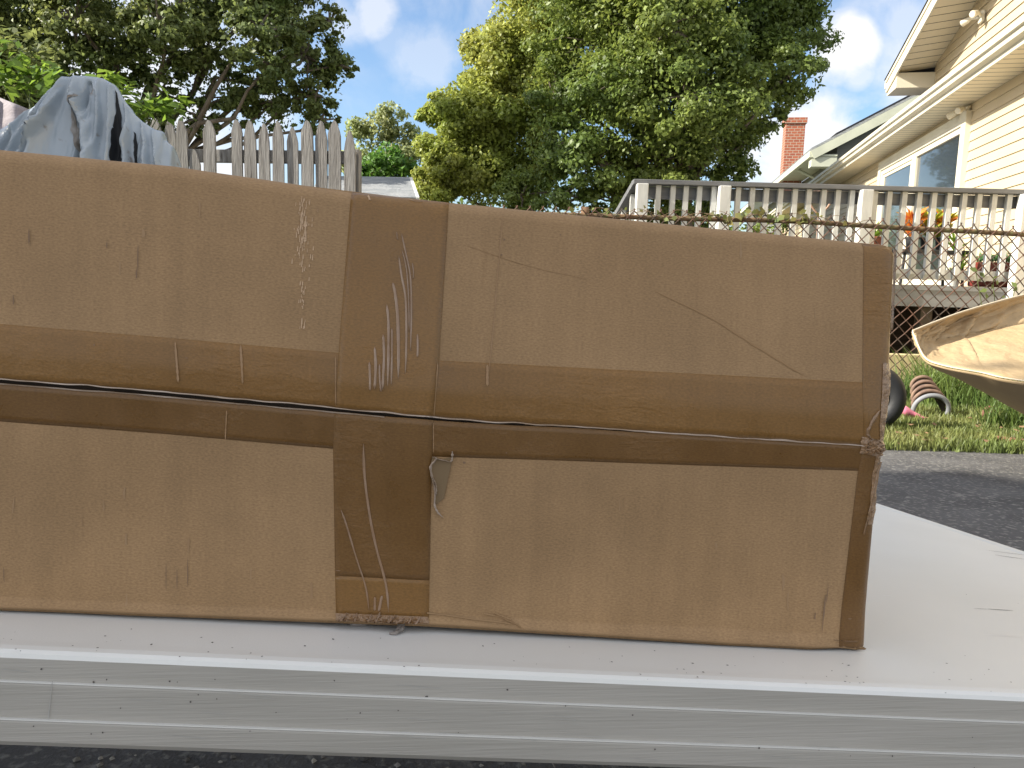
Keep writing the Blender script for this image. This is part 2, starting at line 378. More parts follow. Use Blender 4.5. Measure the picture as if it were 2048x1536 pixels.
# wrinkles, scratches and smudges that the photo shows, traced on the face
def streak(b, pts, w, off=.0011, n=24, jit=0, lo_=.0006):
    P = [inv(*p) for p in pts]
    m = len(P)
    res = []
    for i in range(n + 1):
        x = i / n * (m - 1); j = min(int(x), m - 2); f = x - j
        p0, p1, p2, p3 = P[max(j - 1, 0)], P[j], P[j + 1], P[min(j + 2, m - 1)]
        cr = [.5 * ((2 * p1[k]) + (-p0[k] + p2[k]) * f + (2 * p0[k] - 5 * p1[k] + 4 * p2[k] - p3[k]) * f * f + (-p0[k] + 3 * p1[k] - 3 * p2[k] + p3[k]) * f ** 3) for k in (0, 1)]
        tt = i / n; ww = w * max(.06, min(1, 2.2 * math.sin(math.pi * min(max(tt, .0), 1)) ** .8)) * (1 + jit * random.uniform(-1, 1)) * .5
        dx = 1.0
        res.append((cr[0], cr[1], ww))
    vs, fs = [], []
    for i, (s, t, ww) in enumerate(res):
        vs += [skin(s - ww, t, lo_), skin(s, t, off), skin(s + ww, t, lo_)]
        if i: o = i * 3; fs += [(o - 3, o - 2, o + 1, o), (o - 2, o - 1, o + 2, o + 1)]
    b.add(vs, fs)
Z1 = lambda X, Y: (600 + X / 3.072, 370 + Y / 3.072)
Z2 = lambda X, Y: (600 + X / 3.072, 800 + Y / 3.072)
b = MB(); mm = .00075
for pts, w in (([Z1(625, 300), Z1(650, 420), Z1(678, 560), Z1(685, 760), Z1(680, 1025)], 1.1), ([Z1(628, 400), Z1(655, 520), Z1(668, 700), Z1(672, 900)], .8),
               ([Z1(608, 435), Z1(625, 560), Z1(650, 700), Z1(655, 900), Z1(648, 1160)], 1.3), ([Z1(572, 600), Z1(590, 700), Z1(603, 860), Z1(605, 1190)], 1.8),
               ([Z1(535, 735), Z1(545, 850), Z1(545, 1000), Z1(540, 1235)], 1.5), ([Z1(566, 880), Z1(566, 1000), Z1(562, 1225)], 1.2), ([Z1(512, 918), Z1(518, 1050), Z1(508, 1260)], 1.5),
               ([Z1(460, 995), Z1(467, 1120), Z1(460, 1255)], 1.6), ([Z1(490, 1100), Z1(492, 1200), Z1(500, 1270)], 1.1), ([Z1(428, 1085), Z1(432, 1200), Z1(432, 1262)], 1.4), ([Z1(722, 915), Z1(724, 990), Z1(722, 1060)], 1.2),
               ([Z1(690, 480), Z1(697, 530), Z1(695, 580)], .7), ([Z1(595, 290), Z1(600, 340)], .5),
               ([Z2(393, 265), Z2(400, 470), Z2(430, 700), Z2(470, 900), Z2(530, 1130), Z2(545, 1300)], 1.6), ([Z2(255, 670), Z2(290, 770), Z2(350, 970), Z2(405, 1140), Z2(425, 1290)], 1.2),
               ([Z2(462, 1205), Z2(460, 1290)], 1.6), ([Z2(505, 1195), Z2(485, 1295)], 1.8), ([Z2(225, 1040), Z2(250, 1043)], .8)):
    b = MB(); streak(b, pts, w * mm, jit=.12); b.build('tape_wrinkle', M_wr, carton, smooth=True)

# vertical creases and pale ridges
b = MB()
for pts, w in (([(1006, 430), (994, 560), (988, 640), (975, 760)], .5), ([Z1(1150, 1105), Z1(1150, 1235)], 1.6), ([(352, 684), (358, 765)], 1.4), ([(483, 690), (487, 768)], 1.4), ([(455, 820), (452, 880)], .8), ([(672, 712), (672, 810)], .5), ([(876, 722), (868, 835)], .5), ([(867, 845), (867, 905)], .5)):
    b = MB(); streak(b, pts, w * mm, off=.0007, jit=.3); b.build('crease', bpy.data.materials.get('crease_line') or mat('crease_line', (.36, .22, .115), .5, (.31, .18, .08), 80), carton, smooth=True)
# scuffed paper column left of the tape
b = MB()
for i in range(150):
    y = 378 + abs(random.gauss(0, 1)) * 60 + (60 if i % 2 else 20)
    if i > 118: y = random.choice((570, 590, 610, 640, 650)) + random.uniform(-12, 12)
    x = 606 + random.gauss(0, 8 if y < 560 else 3)
    s, t = inv(x, min(y, 655)); l = random.uniform(.0004, .0016); w = random.uniform(.00012, .0003)
    b.add([skin(s - w, t - l, .00035), skin(s + w, t - l, .00035), skin(s + w * .4, t + l, .00035), skin(s - w * .6, t + l * .8, .00035)], ((0, 1, 2, 3),))
for pts in ([(818, 396), (830, 401), (846, 401)], [(736, 390), (740, 402)]): streak(b, pts, 1.3 * mm)
tag(b.build('paper_scuffs', M_scuff, carton), kind='stuff')
b = MB()
M_sm = mat('faint_smudge', (.22, .14, .085), .85)
for (x, y, l, w) in ((1648, 1225, 70, 3.6), (1655, 1190, 40, 2), (1630, 1232, 18, 3), (334, 1150, 60, 1.6), (356, 1155, 45, 1.6), (377, 1142, 70, 1.8), (61, 475, 30, 3), (278, 520, 60, 2.0), (275, 548, 22, 3.4), (30, 600, 20, 3), (216, 490, 12, 3), (1008, 480, 5, 4), (1003, 510, 4, 4), (928, 924, 6, 6), (1642, 938, 8, 3), (1120, 470, 4, 4), (1700, 1238, 3, 10), (1012, 905, 4, 3), (12, 1150, 40, 2), (190, 690, 5, 3), (375, 716, 3, 5)):
    s, t = inv(x, y); l *= .00012; w *= .00012
    n_ = 10; vs = []
    c = skin(s, t, .00072); vs.append(c)
    for k in range(n_):
        a = k * 2 * math.pi / n_; rr = random.uniform(.6, 1.2); vs.append(skin(s + w * math.cos(a) * rr, t + l * math.sin(a) * rr, .00072))
    b = MB(); b.add(vs, [(0, 1 + k, 1 + (k + 1) % n_) for k in range(n_)]); b.build('smudge', M_sm, carton)
for k in range(34):
    x, y = random.uniform(10, 1700), random.choice((random.uniform(350, 640), random.uniform(960, 1200)))
    if 660 < x < 910: continue
    b = MB(); l = random.uniform(6, 40); dx_ = random.uniform(-3, 3); streak(b, [(x, y), (x + dx_, y + l / 2), (x + dx_ * .5, y + l)], random.uniform(.5, 1.6) * mm, off=.00022, n=8, jit=.5, lo_=.0002)
    b.build('rub_mark', bpy.data.materials.get('rub_tone') or mat('rub_tone', (.325, .200, .102), .85, (.36, .235, .13), 40), carton)
# long diagonal scrape on the right
for pts, w in (([(1310, 583), (1420, 635), (1500, 685), (1610, 752)], 3.0), ([(930, 490), (1050, 530), (1180, 560)], 1.5)):
    b = MB(); streak(b, pts, w * mm, off=.00028, jit=.5, lo_=.00025); b.build('scrape_mark', bpy.data.materials.get('scrape') or mat('scrape', (.322, .196, .094), .85), carton)
# torn hole at the tape crossing
def poly_on(b, pts, off):
    P = [inv(*p) for p in pts]; c = (sum(p[0] for p in P) / len(P), sum(p[1] for p in P) / len(P))
    vs = [skin(*c, off)] + [skin(*p, off) for p in P]; n_ = len(P)
    b.add(vs, [(0, 1 + k, 1 + (k + 1) % n_) for k in range(n_)])
b = MB(); poly_on(b, [Z2(815, 345), Z2(870, 362), Z2(935, 345), Z2(928, 400), Z2(905, 500), Z2(885, 600), Z2(835, 640), Z2(828, 560), Z2(806, 480), Z2(800, 400)], .00075)
b.build('torn_patch', card_mat('torn_ply', (.25, .175, .095), (.17, .115, .065), .9, 0, (.2, .13, .08)), carton)
b = MB()
for pts, w in (([Z2(815, 345), Z2(838, 356), Z2(805, 400), Z2(806, 440), Z2(820, 500), Z2(832, 560), Z2(828, 640), Z2(850, 690), Z2(880, 715)], 1.5), ([Z2(838, 356), Z2(890, 368), Z2(930, 372), Z2(936, 310)], 1.3), ([Z2(815, 470), Z2(835, 520), Z2(838, 580)], 1.1)):
    streak(b, pts, w * mm, off=.0022, n=40, jit=.5)
b.build('torn_paper_edge', M_torn, carton, smooth=True)
# bottom fold crinkles, right of the tape
b = MB()
for pts, w in (([Z2(780, 1305), Z2(900, 1318), Z2(1050, 1340), Z2(1200, 1355), Z2(1300, 1368)], .55), ([Z2(1130, 1310), Z2(1230, 1330), Z2(1330, 1372)], .6), ([Z2(1200, 1310), Z2(1290, 1345), Z2(1370, 1400)], .6)):
    P = [inv(*p) for p in pts]
    for i in range(len(P) - 1):
        (s0, t0), (s1, t1) = P[i], P[i + 1]; h_ = w * mm
        b.add([skin(s0, t0 - h_, .0004), skin(s1, t1 - h_, .0004), skin(s1, t1, .0011), skin(s0, t0, .0011), skin(s0, t0 + h_ * .8, .0003), skin(s1, t1 + h_ * .8, .0003)], ((0, 1, 2, 3), (3, 2, 5, 4)))
b.build('fold_crinkles', M_card, carton, smooth=True)
# crumpled clear tape under the cross tape and at the right corner
def crumple(name, p0, p1, q0, q1, off, amp, m, nx=40, ny=16, seed=0, hang=0):
    b = MB()
    def f(a, k):
        ed = min(1, 6 * min(a, 1 - a), 6 * min(k, 1 - k))
        w = abs(noise.noise(Vector((a * 9 + k * 3, k * 4 - a * 2, seed)))) + .5 * abs(noise.noise(Vector((a * 25, k * 9, seed + 5))))
        p = p0 + (p1 - p0) * a + .001 * noise.noise(Vector((k * 6, seed, 0))); q = q0 + (q1 - q0) * k - hang * (1 - k) * max(0, noise.noise(Vector((a * 5, seed, 1))) + .2) 
        return skin(p, q, off + amp * w * ed)
    b.grid(f, lin(0, 1, nx), lin(0, 1, ny)); return b.build(name, m, carton, smooth=False, solid=.0001)
crumple('crumpled_tape', -.2845, -.236, -.0015, .0058, .0004, .0028, M_clear, 60, 12, 3, .004)
crumple('crumpled_tape', -.018, .012, TS - .006, TS + .004, .0006, .003, M_clear, 30, 14, 9)
crumple('crumpled_tape', -.006, .012, TS + .002, TS + .040, .0005, .0018, M_clear, 16, 40, 12)
crumple('crumpled_tape', -.0065, .012, TS - .045, TS - .004, .0004, .0012, M_clear, 16, 40, 15)
b = MB()
for pts, w in (([(1760, 820), (1742, 850), (1736, 868), (1744, 880)], 3), ([(1732, 885), (1750, 878), (1770, 893)], 1.6), ([(1734, 893), (1755, 888), (1768, 903)], 1.2), ([(1768, 925), (1752, 965), (1738, 1030), (1728, 1070)], 1.0), ([(1665, 1278), (1690, 1281), (1715, 1281)], .9), ([(1796, 492), (1797, 560), (1792, 660)], 1.6)):
    b = MB(); streak(b, pts, w * mm, off=.0016, jit=.3); b.build('corner_wrinkle', M_clear, carton, smooth=True)
for a_, c_ in ((Z2(235, 1362), Z2(290, 1300)), (Z2(262, 1370), Z2(300, 1330)), (Z2(410, 1365), Z2(440, 1305)), (Z2(455, 1370), Z2(495, 1295)), (Z2(520, 1375), Z2(585, 1312)), (Z2(545, 1378), Z2(640, 1330)), (Z2(640, 1385), Z2(690, 1325)), (Z2(690, 1385), Z2(740, 1320)), (Z2(330, 1366), Z2(352, 1300))):
    b = MB(); streak(b, [a_, ((a_[0] + c_[0]) / 2 + 2, (a_[1] + c_[1]) / 2 - 1), c_], 1.3 * mm, off=.0032, jit=.4, lo_=.0010); b.build('crumple_highlight', M_wr, carton, smooth=True)  # pale streaks paint highlights onto the crumpled tape
# frayed cut edge running up the right corner
b = MB(); n_ = 170
for i in range(n_):
    q0 = .004 + (Hb - .008) * i / n_; q1 = .004 + (Hb - .008) * (i + 1) / n_
    def pe(q): return .0042 + .0009 * noise.noise(Vector((q * 60, 1, 1))), .0062 + .0016 * noise.noise(Vector((q * 35, 3, 1)))
    a0, a1 = pe(q0); c0, c1 = pe(q1)
    b.add([skin(a0, q0, .0008), skin(a1, q0, .0012), skin(c1, q1, .0012), skin(c0, q1, .0008)], ((0, 1, 2, 3),))
b.build('frayed_corner_edge', mat('frayed_paper', (.52, .41, .29), .8, (.38, .27, .17), 90, bump=.6, bscale=300, bdist=.001), carton)

# dangling twisted wad of tape below the front
tg = MB(); c0 = at_d(800, 1248, .392)
sp = lambda px, py, h: tp(*plane_ac(px, py), h)
tg.tube([sp(806, 1252, .004), sp(803, 1259, .004), sp(797, 1265, .002), sp(790, 1271, .001)], [.0026, .0020, .0013, .0008], 7); tg.tube([sp(778, 1270, .0008), sp(790, 1271, .0012), sp(803, 1267, .002), sp(808, 1256, .004)], [.0004, .0010, .0012, .0006], 6)
tg.tube([sp(700, 1252, .0006), sp(722, 1253, .0015), sp(738, 1251, .0010)], [.0004, .0013, .0005], 6)
for i in range(34):
    p = sp(803 + random.gauss(0, 15), 1254 + random.uniform(-3, 4), .0035); q = Vector([random.uniform(-1, 1) for _ in range(3)]).normalized() * .0026; q2 = Vector([random.uniform(-1, 1) for _ in range(3)]).normalized() * .0022
    tg.add([p, p + q, p + q2], ((0, 1, 2),))
tg.build('tape_scrap', mat('dirty_tape', (.16, .14, .12), .5, (.34, .30, .27), 200, bump=.6, bscale=300, bdist=.001), carton)

# ------------------------------------------------------------------ folding table
aL, cL = plane_ac(0, 1304); aR, cR = plane_ac(2048, 1392); C0 = (cL + cR) / 2
sa, sc = plane_ac(1775, 1012); A1 = (sa + plane_ac(2030, 1098)[0]) / 2
print('C0', C0, 'A1', A1)
A0 = A1 - 1.83; C1 = C0 + .74
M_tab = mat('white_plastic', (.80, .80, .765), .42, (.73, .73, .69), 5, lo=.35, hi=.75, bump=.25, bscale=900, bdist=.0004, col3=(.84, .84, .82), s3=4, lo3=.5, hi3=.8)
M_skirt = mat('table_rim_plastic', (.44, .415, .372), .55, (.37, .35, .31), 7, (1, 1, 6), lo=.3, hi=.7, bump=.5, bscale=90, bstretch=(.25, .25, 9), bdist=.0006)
table = empty('folding_table', tp((A0 + A1) / 2, (C0 + C1) / 2, -.25), 'low white plastic folding table with ribbed rim carrying the carton', 'table')
RC = .045
def outline(inset, n=8):
    pts = []
    a0, a1, c0, c1 = A0 + inset, A1 - inset, C0 + inset, C1 - inset; r = RC - inset
    for cx, cy, st in ((a1 - r, c0 + r, -90), (a1 - r, c1 - r, 0), (a0 + r, c1 - r, 90), (a0 + r, c0 + r, 180)):
        for k in range(n + 1):
            a = R(st + 90 * k / n); pts.append((cx + r * math.cos(a), cy + r * math.sin(a)))
    return pts
def ring_mesh(prof, close_top=False):
    b = MB(); n_ = len(outline(0)); allv = []
    for (ins, h) in prof: allv += [tp(a, c, h) for a, c in outline(ins)]
    fs = [(j * n_ + k, j * n_ + (k + 1) % n_, (j + 1) * n_ + (k + 1) % n_, (j + 1) * n_ + k) for j in range(len(prof) - 1) for k in range(n_)]
    if close_top: fs.append(tuple(range(n_)))
    return b.add(allv, fs)
TH = .0395
top = ring_mesh([(.0125, 0), (.0115, .0006), (.006, .0008), (.0025, .0004), (.0008, -.0008), (0.0002, -.0026)], True).build('tabletop', M_tab, table)
prof = [(.0002, -.0026), (.0000, -.0120), (-.0003, -.0122), (-.0016, -.0126), (-.0018, -.0132), (-.0018, -.0272), (-.0020, -.0274), (-.0034, -.0278), (-.0036, -.0284), (-.0034, -.0365), (-.0018, -.0388), (.0006, -TH), (.006, -TH), (.006, -.004)]
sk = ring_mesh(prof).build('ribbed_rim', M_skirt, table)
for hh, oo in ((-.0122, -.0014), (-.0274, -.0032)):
    ring_mesh([(oo + .002, hh - .0003), (oo - .0001, hh - .0003), (oo - .0003, hh), (oo - .0001, hh + .0003), (oo + .002, hh + .0003)]).build('raised_highlight_line', bpy.data.materials.get('rib_highlight') or mat('rib_highlight', (.62, .61, .57), .45), table)  # paler colour paints the sky light caught along the ledges
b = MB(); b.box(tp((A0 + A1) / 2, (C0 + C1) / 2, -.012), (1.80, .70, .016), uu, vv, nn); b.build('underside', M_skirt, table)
M_leg = mat('grey_metal', (.25, .25, .26), .45, metal=.7)
for aa in (A1 - .16, A0 + .16):
    for cc in (C0 + .09, C1 - .09):
        p = tp(aa, cc, -.012); b = MB(); b.tube([p, Vector((p.x, p.y, gz(p.y)))], .0125, 10); b.build('leg', M_leg, table, smooth=True)
    b = MB(); p0 = tp(aa, C0 + .09, -.012); p1 = tp(aa, C1 - .09, -.012); zz = .07
    b.tube([Vector((p0.x, p0.y, zz)), Vector((p1.x, p1.y, zz))], .009, 8); b.build('leg_brace', M_leg, table, smooth=True)
# flecks and scratches on the table
b = MB()
def fleck_top(b, px, py, l, w, ang=0):
    a, c = plane_ac(px, py); ca, sa_ = math.cos(ang), math.sin(ang); n_ = 7; vs = []
    for k in range(n_):
        t = k * 2 * math.pi / n_; x = l * math.cos(t) * random.uniform(.6, 1.2); y = w * math.sin(t) * random.uniform(.6, 1.2)
        vs.append(tp(a + x * ca - y * sa_, c + x * sa_ + y * ca, .0010 if c < C0 + .014 else .0002))
    b.add(vs, [tuple(range(n_))])
for i in range(80):
    px = random.uniform(0, 2048); py = 1240 + px * .045 + random.uniform(0, 65)
    if px > 1760 and random.random() < .5: py = random.uniform(1150, 1380)
    elif px <= 1730 and py < 1228 + .05 * px + 8: continue
    s_ = random.uniform(.0002, .0006); fleck_top(b, px, py, s_, s_ * random.uniform(.6, 1.6), random.uniform(0, 3))
for (x, y, l, w, a) in ((2000, 1220, .012, .0005, -.05), (1960, 1218, .006, .0003, 0), (2015, 1106, .02, .0006, -.4), (2030, 1116, .015, .0007, -.5)): fleck_top(b, x, y, l, w, a)
tag(b.build('dust_flecks', mat('dark_fleck', (.10, .09, .085), .8), table), kind='stuff')
b = MB()
for (x, y, l, w, a) in ((1775, 1192, .004, .0006, -.1), (2010, 1272, .02, .0004, -.05), (1990, 1105, .012, .0004, -.3)): fleck_top(b, x, y, l, w, a)
tag(b.build('scratches', mat('white_scratch', (.85, .85, .85), .3), table), kind='stuff')
b = MB()
for i in range(42):
    a = random.uniform(aL - .02, aR + .05); h_ = -random.uniform(.004, .036); s_ = random.uniform(.00018, .0005) * (1.8 if random.random() < .1 else 1)
    o_ = -.0003 if h_ > -.012 else (-.0021 if h_ > -.027 else -.0039)
    vs = [tp(a + s_ * math.cos(t) * random.uniform(.6, 1.2), C0 + o_, h_ + s_ * math.sin(t) * random.uniform(.6, 1.3)) for t in [k * .9 for k in range(7)]]
    b.add(vs, [tuple(range(7))])
tag(b.build('rim_specks', mat('dark_speck', (.09, .08, .075), .8), table), kind='stuff')
b = MB()
for (x, y0, y1) in ((110, 1356, 1428),):
    pass
for i in range(26):
    a = random.uniform(aL, aR); h_ = -random.uniform(.006, .035); l = random.uniform(.004, .02); o_ = -.0003 if h_ > -.012 else (-.0020 if h_ > -.027 else -.0038)
    b.add([tp(a, C0 + o_, h_), tp(a + l, C0 + o_, h_ - .0006), tp(a + l, C0 + o_, h_ - .0009), tp(a, C0 + o_, h_ - .0002)], ((0, 1, 2, 3),))
a_, _ = plane_ac(110, 1310); b.add([tp(a_ , C0 - .0021, -.010), tp(a_ + .0003, C0 - .0021, -.010), tp(a_ - .0003, C0 - .0024, -.0268), tp(a_ - .0007, C0 - .0024, -.0268)], ((0, 1, 2, 3),))
tag(b.build('rim_scratches', mat('pale_scratch', (.42, .41, .38), .5), table), kind='stuff')

# gravel, leaf bits on the asphalt close to the table
b = MB()
for i in range(1500):
    x = random.uniform(-.75, .75); y = random.uniform(.45, 1.3); r_ = random.uniform(.0015, .0055); z = gz(y) + r_ * .3
    if random.random() < .12:
        a = random.uniform(0, 6.28); l = random.uniform(.004, .011); d = Vector((math.cos(a) * l, math.sin(a) * l, random.uniform(0, .004)))
        c = Vector((x, y, z + .002)); n2 = Vector((-d.y, d.x, 0)).normalized() * .0012; b.quad(c - d - n2, c - d + n2, c + d + n2 * .3, c + d - n2 * .3); continue
    vs = [Vector((x, y, z)) + Vector((a * random.uniform(.6, 1.2), c * random.uniform(.6, 1.2), d * random.uniform(.4, .8))) * r_ for a, c, d in ((1, 0, 0), (-1, 0, 0), (0, 1, 0), (0, -1, 0), (0, 0, 1), (0, 0, -1))]
    b.add(vs, ((0, 2, 4), (2, 1, 4), (1, 3, 4), (3, 0, 4), (2, 0, 5), (1, 2, 5), (3, 1, 5), (0, 3, 5)))
tag(b.build('loose_gravel', mat('gravel', (.16, .155, .15), .8, (.34, .32, .28), 60, isl=.6)), 'loose grit and dry leaf bits on the asphalt under the table', 'gravel', kind='stuff')

# ------------------------------------------------------------------ foliage machinery
def leaves_mesh(name, P, Nrm, size, m, parent, fold=.25, aspect=.62, up=0):
    n = len(P); Nrm = Nrm / np.linalg.norm(Nrm, axis=1)[:, None]
    rnd = RNG.normal(size=(n, 3)); A = np.cross(Nrm, rnd); A /= np.linalg.norm(A, axis=1)[:, None]; B = np.cross(Nrm, A)
    sz = (size * RNG.uniform(.55, 1.25, n))[:, None]
    f = Nrm * sz * fold
    V = np.empty((n, 4, 3)); V[:, 0] = P - A * sz * .5; V[:, 1] = P + B * sz * .5 * aspect + f * .5 + A * sz * .08; V[:, 2] = P + A * sz * .5; V[:, 3] = P - B * sz * .5 * aspect + f * .5 + A * sz * .08
    me = bpy.data.meshes.new(name); me.vertices.add(n * 4); me.vertices.foreach_set('co', V.reshape(-1))
    me.loops.add(n * 4); me.loops.foreach_set('vertex_index', np.arange(n * 4, dtype=np.int32))
    me.polygons.add(n); me.polygons.foreach_set('loop_start', np.arange(0, n * 4, 4, dtype=np.int32)); me.polygons.foreach_set('loop_total', np.full(n, 4, dtype=np.int32))
    me.update(calc_edges=True); me.materials.append(m)
    o = bpy.data.objects.new(name, me); COL.objects.link(o)
    if parent: o.parent = parent; o.matrix_parent_inverse = Matrix.Translation(parent.matrix_basis.translation).inverted()
    return o
def crooked(p0, p1, n, amp):
    pts = []
    for i in range(n + 1):
        t = i / n; j = Vector([random.gauss(0, amp) for _ in range(3)]) * (0 if i in (0, n) else 1); pts.append(p0.lerp(p1, t) + j)
    return pts
def tree(name, label, cat, base, fork_z, blobs, nleaf, lsize, lmat, bmat, tr=.3, subs=34, subr=.24, fill=.12, group=None, flat=.8, droop=0):
    root = empty(name, base, label, cat, group); base = Vector(base)
    fork = Vector((base.x, base.y, fork_z)); tb = MB()
    tb.tube(crooked(base - Vector((0, 0, .3)), fork, 5, tr * .15), [tr * (1.25 - .4 * i / 5) for i in range(6)], 10)
    tb.build('trunk', bmat, root, smooth=True)
    lb = MB(); P = []; Nn = []
    tot = sum(r ** 2 for _, r in blobs)
    for c, r in blobs:
        c = Vector(c); L = (c - fork).length
        lb.tube(crooked(fork - Vector((0, 0, random.uniform(0, .3))), c, 6, L * .035), [tr * (.32 - .24 * i / 6) * min(1, .5 + r / 4) for i in range(7)], 7)
        ns_ = max(6, int(subs * (r / 2) ** 1.0)); n_each = int(nleaf * r ** 2 / tot)
        cen = []
        for k in range(ns_):
            d = Vector([random.gauss(0, 1) for _ in range(3)]).normalized(); rad = r * random.uniform(.45, 1.0); q = c + Vector((d.x * rad, d.y * rad, d.z * rad * flat)); cen.append((q, d))
            if k % 2 == 0: lb.tube(crooked(c, q, 3, rad * .05), [tr * .10, tr * .07, tr * .045, tr * .02], 5, False)
        k = RNG.integers(0, ns_, n_each); C = np.array([list(q) for q, d in cen])[k]; Dd = np.array([list(d) for q, d in cen])[k]
        sr = (RNG.uniform(.6, 1.3, ns_) * subr * r)[k][:, None]
        g_ = RNG.normal(size=(n_each, 3)); g_ /= np.linalg.norm(g_, axis=1)[:, None]; rr = RNG.uniform(0, 1, n_each)[:, None] ** .45
        off_ = g_ * rr * sr * np.array([1.15, 1.15, .7]); off_[:, 2] -= droop * (off_[:, 0] ** 2 + off_[:, 1] ** 2) / (sr[:, 0] + 1e-6)
        P.append(C + off_); Nn.append(g_ * .7 + Dd * .4 + np.array([0, 0, .55]) + RNG.normal(size=(n_each, 3)) * .55)
        nf = int(n_each * fill); fd = RNG.normal(size=(nf, 3)); fd /= np.linalg.norm(fd, axis=1)[:, None]; P.append(np.array([c.x, c.y, c.z]) + fd * (RNG.uniform(0, 1, nf)[:, None] ** .4) * r * .95); Nn.append(RNG.normal(size=(nf, 3)))
    lb.build('branches', bmat, root, smooth=True)
    leaves_mesh('crown', np.concatenate(P), np.concatenate(Nn), lsize, lmat, root)
    return root
def B(px, py, rp, Y, dy=0):
    p = at_y(px, py, Y + dy); return (p, rp / FPX * (Y + dy))
M_bark = mat('bark', (.10, .078, .058), .9, (.20, .165, .13), 6, (1, 1, .2), bump=.8, bscale=20, bdist=.02)
M_bark_l = mat('pale_bark', (.26, .21, .16), .9, (.13, .10, .08), 6, (1, 1, .2), bump=.8, bscale=20, bdist=.02)
M_lf_maple = mat('maple_leaf', (.125, .185, .040), .5, (.21, .265, .06), .55, lo=.4, hi=.62, isl=.35, trans=.4)
M_lf_light = mat('light_leaf', (.27, .34, .07), .5, (.34, .36, .09), .6, isl=.35, trans=.45)
M_lf_oak = mat('oak_leaf', (.105, .165, .048), .5, (.18, .215, .068), .5, isl=.4, trans=.38)
M_lf_pale = mat('pale_leaf', (.32, .38, .16), .55, (.28, .31, .14), 1.0, isl=.3, trans=.45)
M_lf_fresh = mat('fresh_leaf', (.12, .22, .03), .4, (.17, .27, .04), 3, isl=.3, trans=.45)

Y = 16.0
tree('maple_tree', 'tall dense dark green maple rising behind the deck corner', 'tree', (3.3, 16, gz(16)), 2.6,
     [B(1200, 70, 150, Y, 0), B(1330, 60, 150, Y, -1.5), B(1450, 40, 140, Y, 0), B(1570, 70, 95, Y, 0), B(1240, -120, 230, Y, 1), B(1480, -110, 190, Y, 0), B(1245, 190, 120, Y, -1), B(1380, 190, 130, Y, -1.8), B(1500, 170, 110, Y, -.5),
      B(1580, 150, 70, Y, -1), B(1330, 320, 120, Y, -.5), B(1190, 320, 90, Y, -1), B(1440, 290, 85, Y, 0), B(1110, 190, 80, Y, 0), B(1120, 290, 80, Y, -1), B(1130, 390, 55, Y, -1), B(1230, 400, 70, Y, -1), B(1350, 400, 80, Y, 0), B(1040, 390, 60, Y, 0), B(1450, 370, 45, Y, 0), B(1530, 235, 45, Y, 0), B(1600, 20, 65, Y, 0), B(1390, 440, 70, Y, 1)],
     200000, .095, M_lf_maple, M_bark, .30, 46, .27, .16)
Y = 18.0
tree('ash_tree', 'tall airy yellow-green tree left of the dense maple', 'tree', (.3, 18.5, gz(18)), 2.2,
     [B(1080, 50, 105, Y), B(1000, 120, 80, Y), B(1080, 170, 90, Y), B(960, 230, 85, Y), B(1040, 260, 80, Y), B(905, 320, 65, Y), B(980, 340, 80, Y), B(945, 90, 32, Y), B(895, 210, 36, Y), B(865, 230, 26, Y), B(870, 370, 50, Y), B(1130, -50, 120, Y, 1), B(850, 290, 28, Y), B(1060, 360, 60, Y)],
     130000, .105, M_lf_light, M_bark_l, .2, 46, .34, .3)
Y = 15.0
tree('oak_tree', 'huge dark spreading oak filling the upper left above the picket fence', 'tree', (-7.6, 15.5, gz(15)), 2.3,
     [B(610, 110, 85, Y), B(520, 60, 95, Y, -1), B(420, 110, 90, Y), B(330, 60, 100, Y, -1), B(230, 120, 80, Y), B(150, 40, 110, Y, -1), B(50, 100, 100, Y), B(560, -40, 110, Y), B(630, 190, 55, Y), B(330, 190, 60, Y), B(470, 190, 70, Y), B(550, 205, 60, Y, 0), B(120, 160, 80, Y), B(660, 40, 40, Y), B(400, -120, 190, Y), B(120, -120, 190, Y), B(-120, 20, 200, Y), B(-100, 200, 150, Y), B(640, 235, 42, Y), B(40, 210, 70, Y), B(300, 250, 50, Y), B(400, 235, 42, Y), B(680, 130, 34, Y), B(540, 130, 60, Y, -1)],
     150000, .095, M_lf_oak, M_bark, .34, 62, .17, .16)
tree('birch_tree', 'small pale wispy tree between the oak and the yellow-green tree', 'tree', tuple(at_y(770, 520, 22)), at_y(770, 380, 22).z,
     [B(760, 260, 40, 22), B(730, 330, 50, 22), B(800, 320, 45, 22), B(780, 230, 28, 22), B(715, 260, 26, 22), B(820, 270, 24, 22)], 3800, .12, M_lf_pale, M_bark_l, .09, 26, .5, .8)
tree('garden_shrub', 'bright green bush behind the small grey shed roof', 'shrub', tuple(at_y(765, 520, 19)), at_y(765, 440, 19).z,
     [B(740, 350, 45, 19), B(800, 350, 42, 19), B(775, 320, 36, 19), B(850, 400, 40, 19)], 9000, .13, mat('bush_leaf', (.085, .20, .03), .5, (.12, .24, .04), 1, isl=.3, trans=.35), M_bark, .06, 20, .3, .2)
# unseen tree added on the sun side to shade driveway, table and tarp
tree('added_shade_tree', 'broad leafy tree added out of view at left to shade the driveway', 'tree', (-7.4, -.9, 0), 2.2,
     [((-7, -1, 4.3), 1.8), ((-7.2, .0, 3.2), 1.3), ((-7, -2.2, 5), 1.6), ((-7, -.6, 5.8), 1.3), ((-7, .1, 5.2), 1.0), ((-7, 2.5, 3.7), 1.0), ((-7.6, 1.3, 3.4), 1.0), ((-7.5, -2, 3.4), 1.4), ((-8.4, -1.6, 6), 1.5)], 26000, .17, M_lf_oak, M_bark, .24, 30, .32, .4)

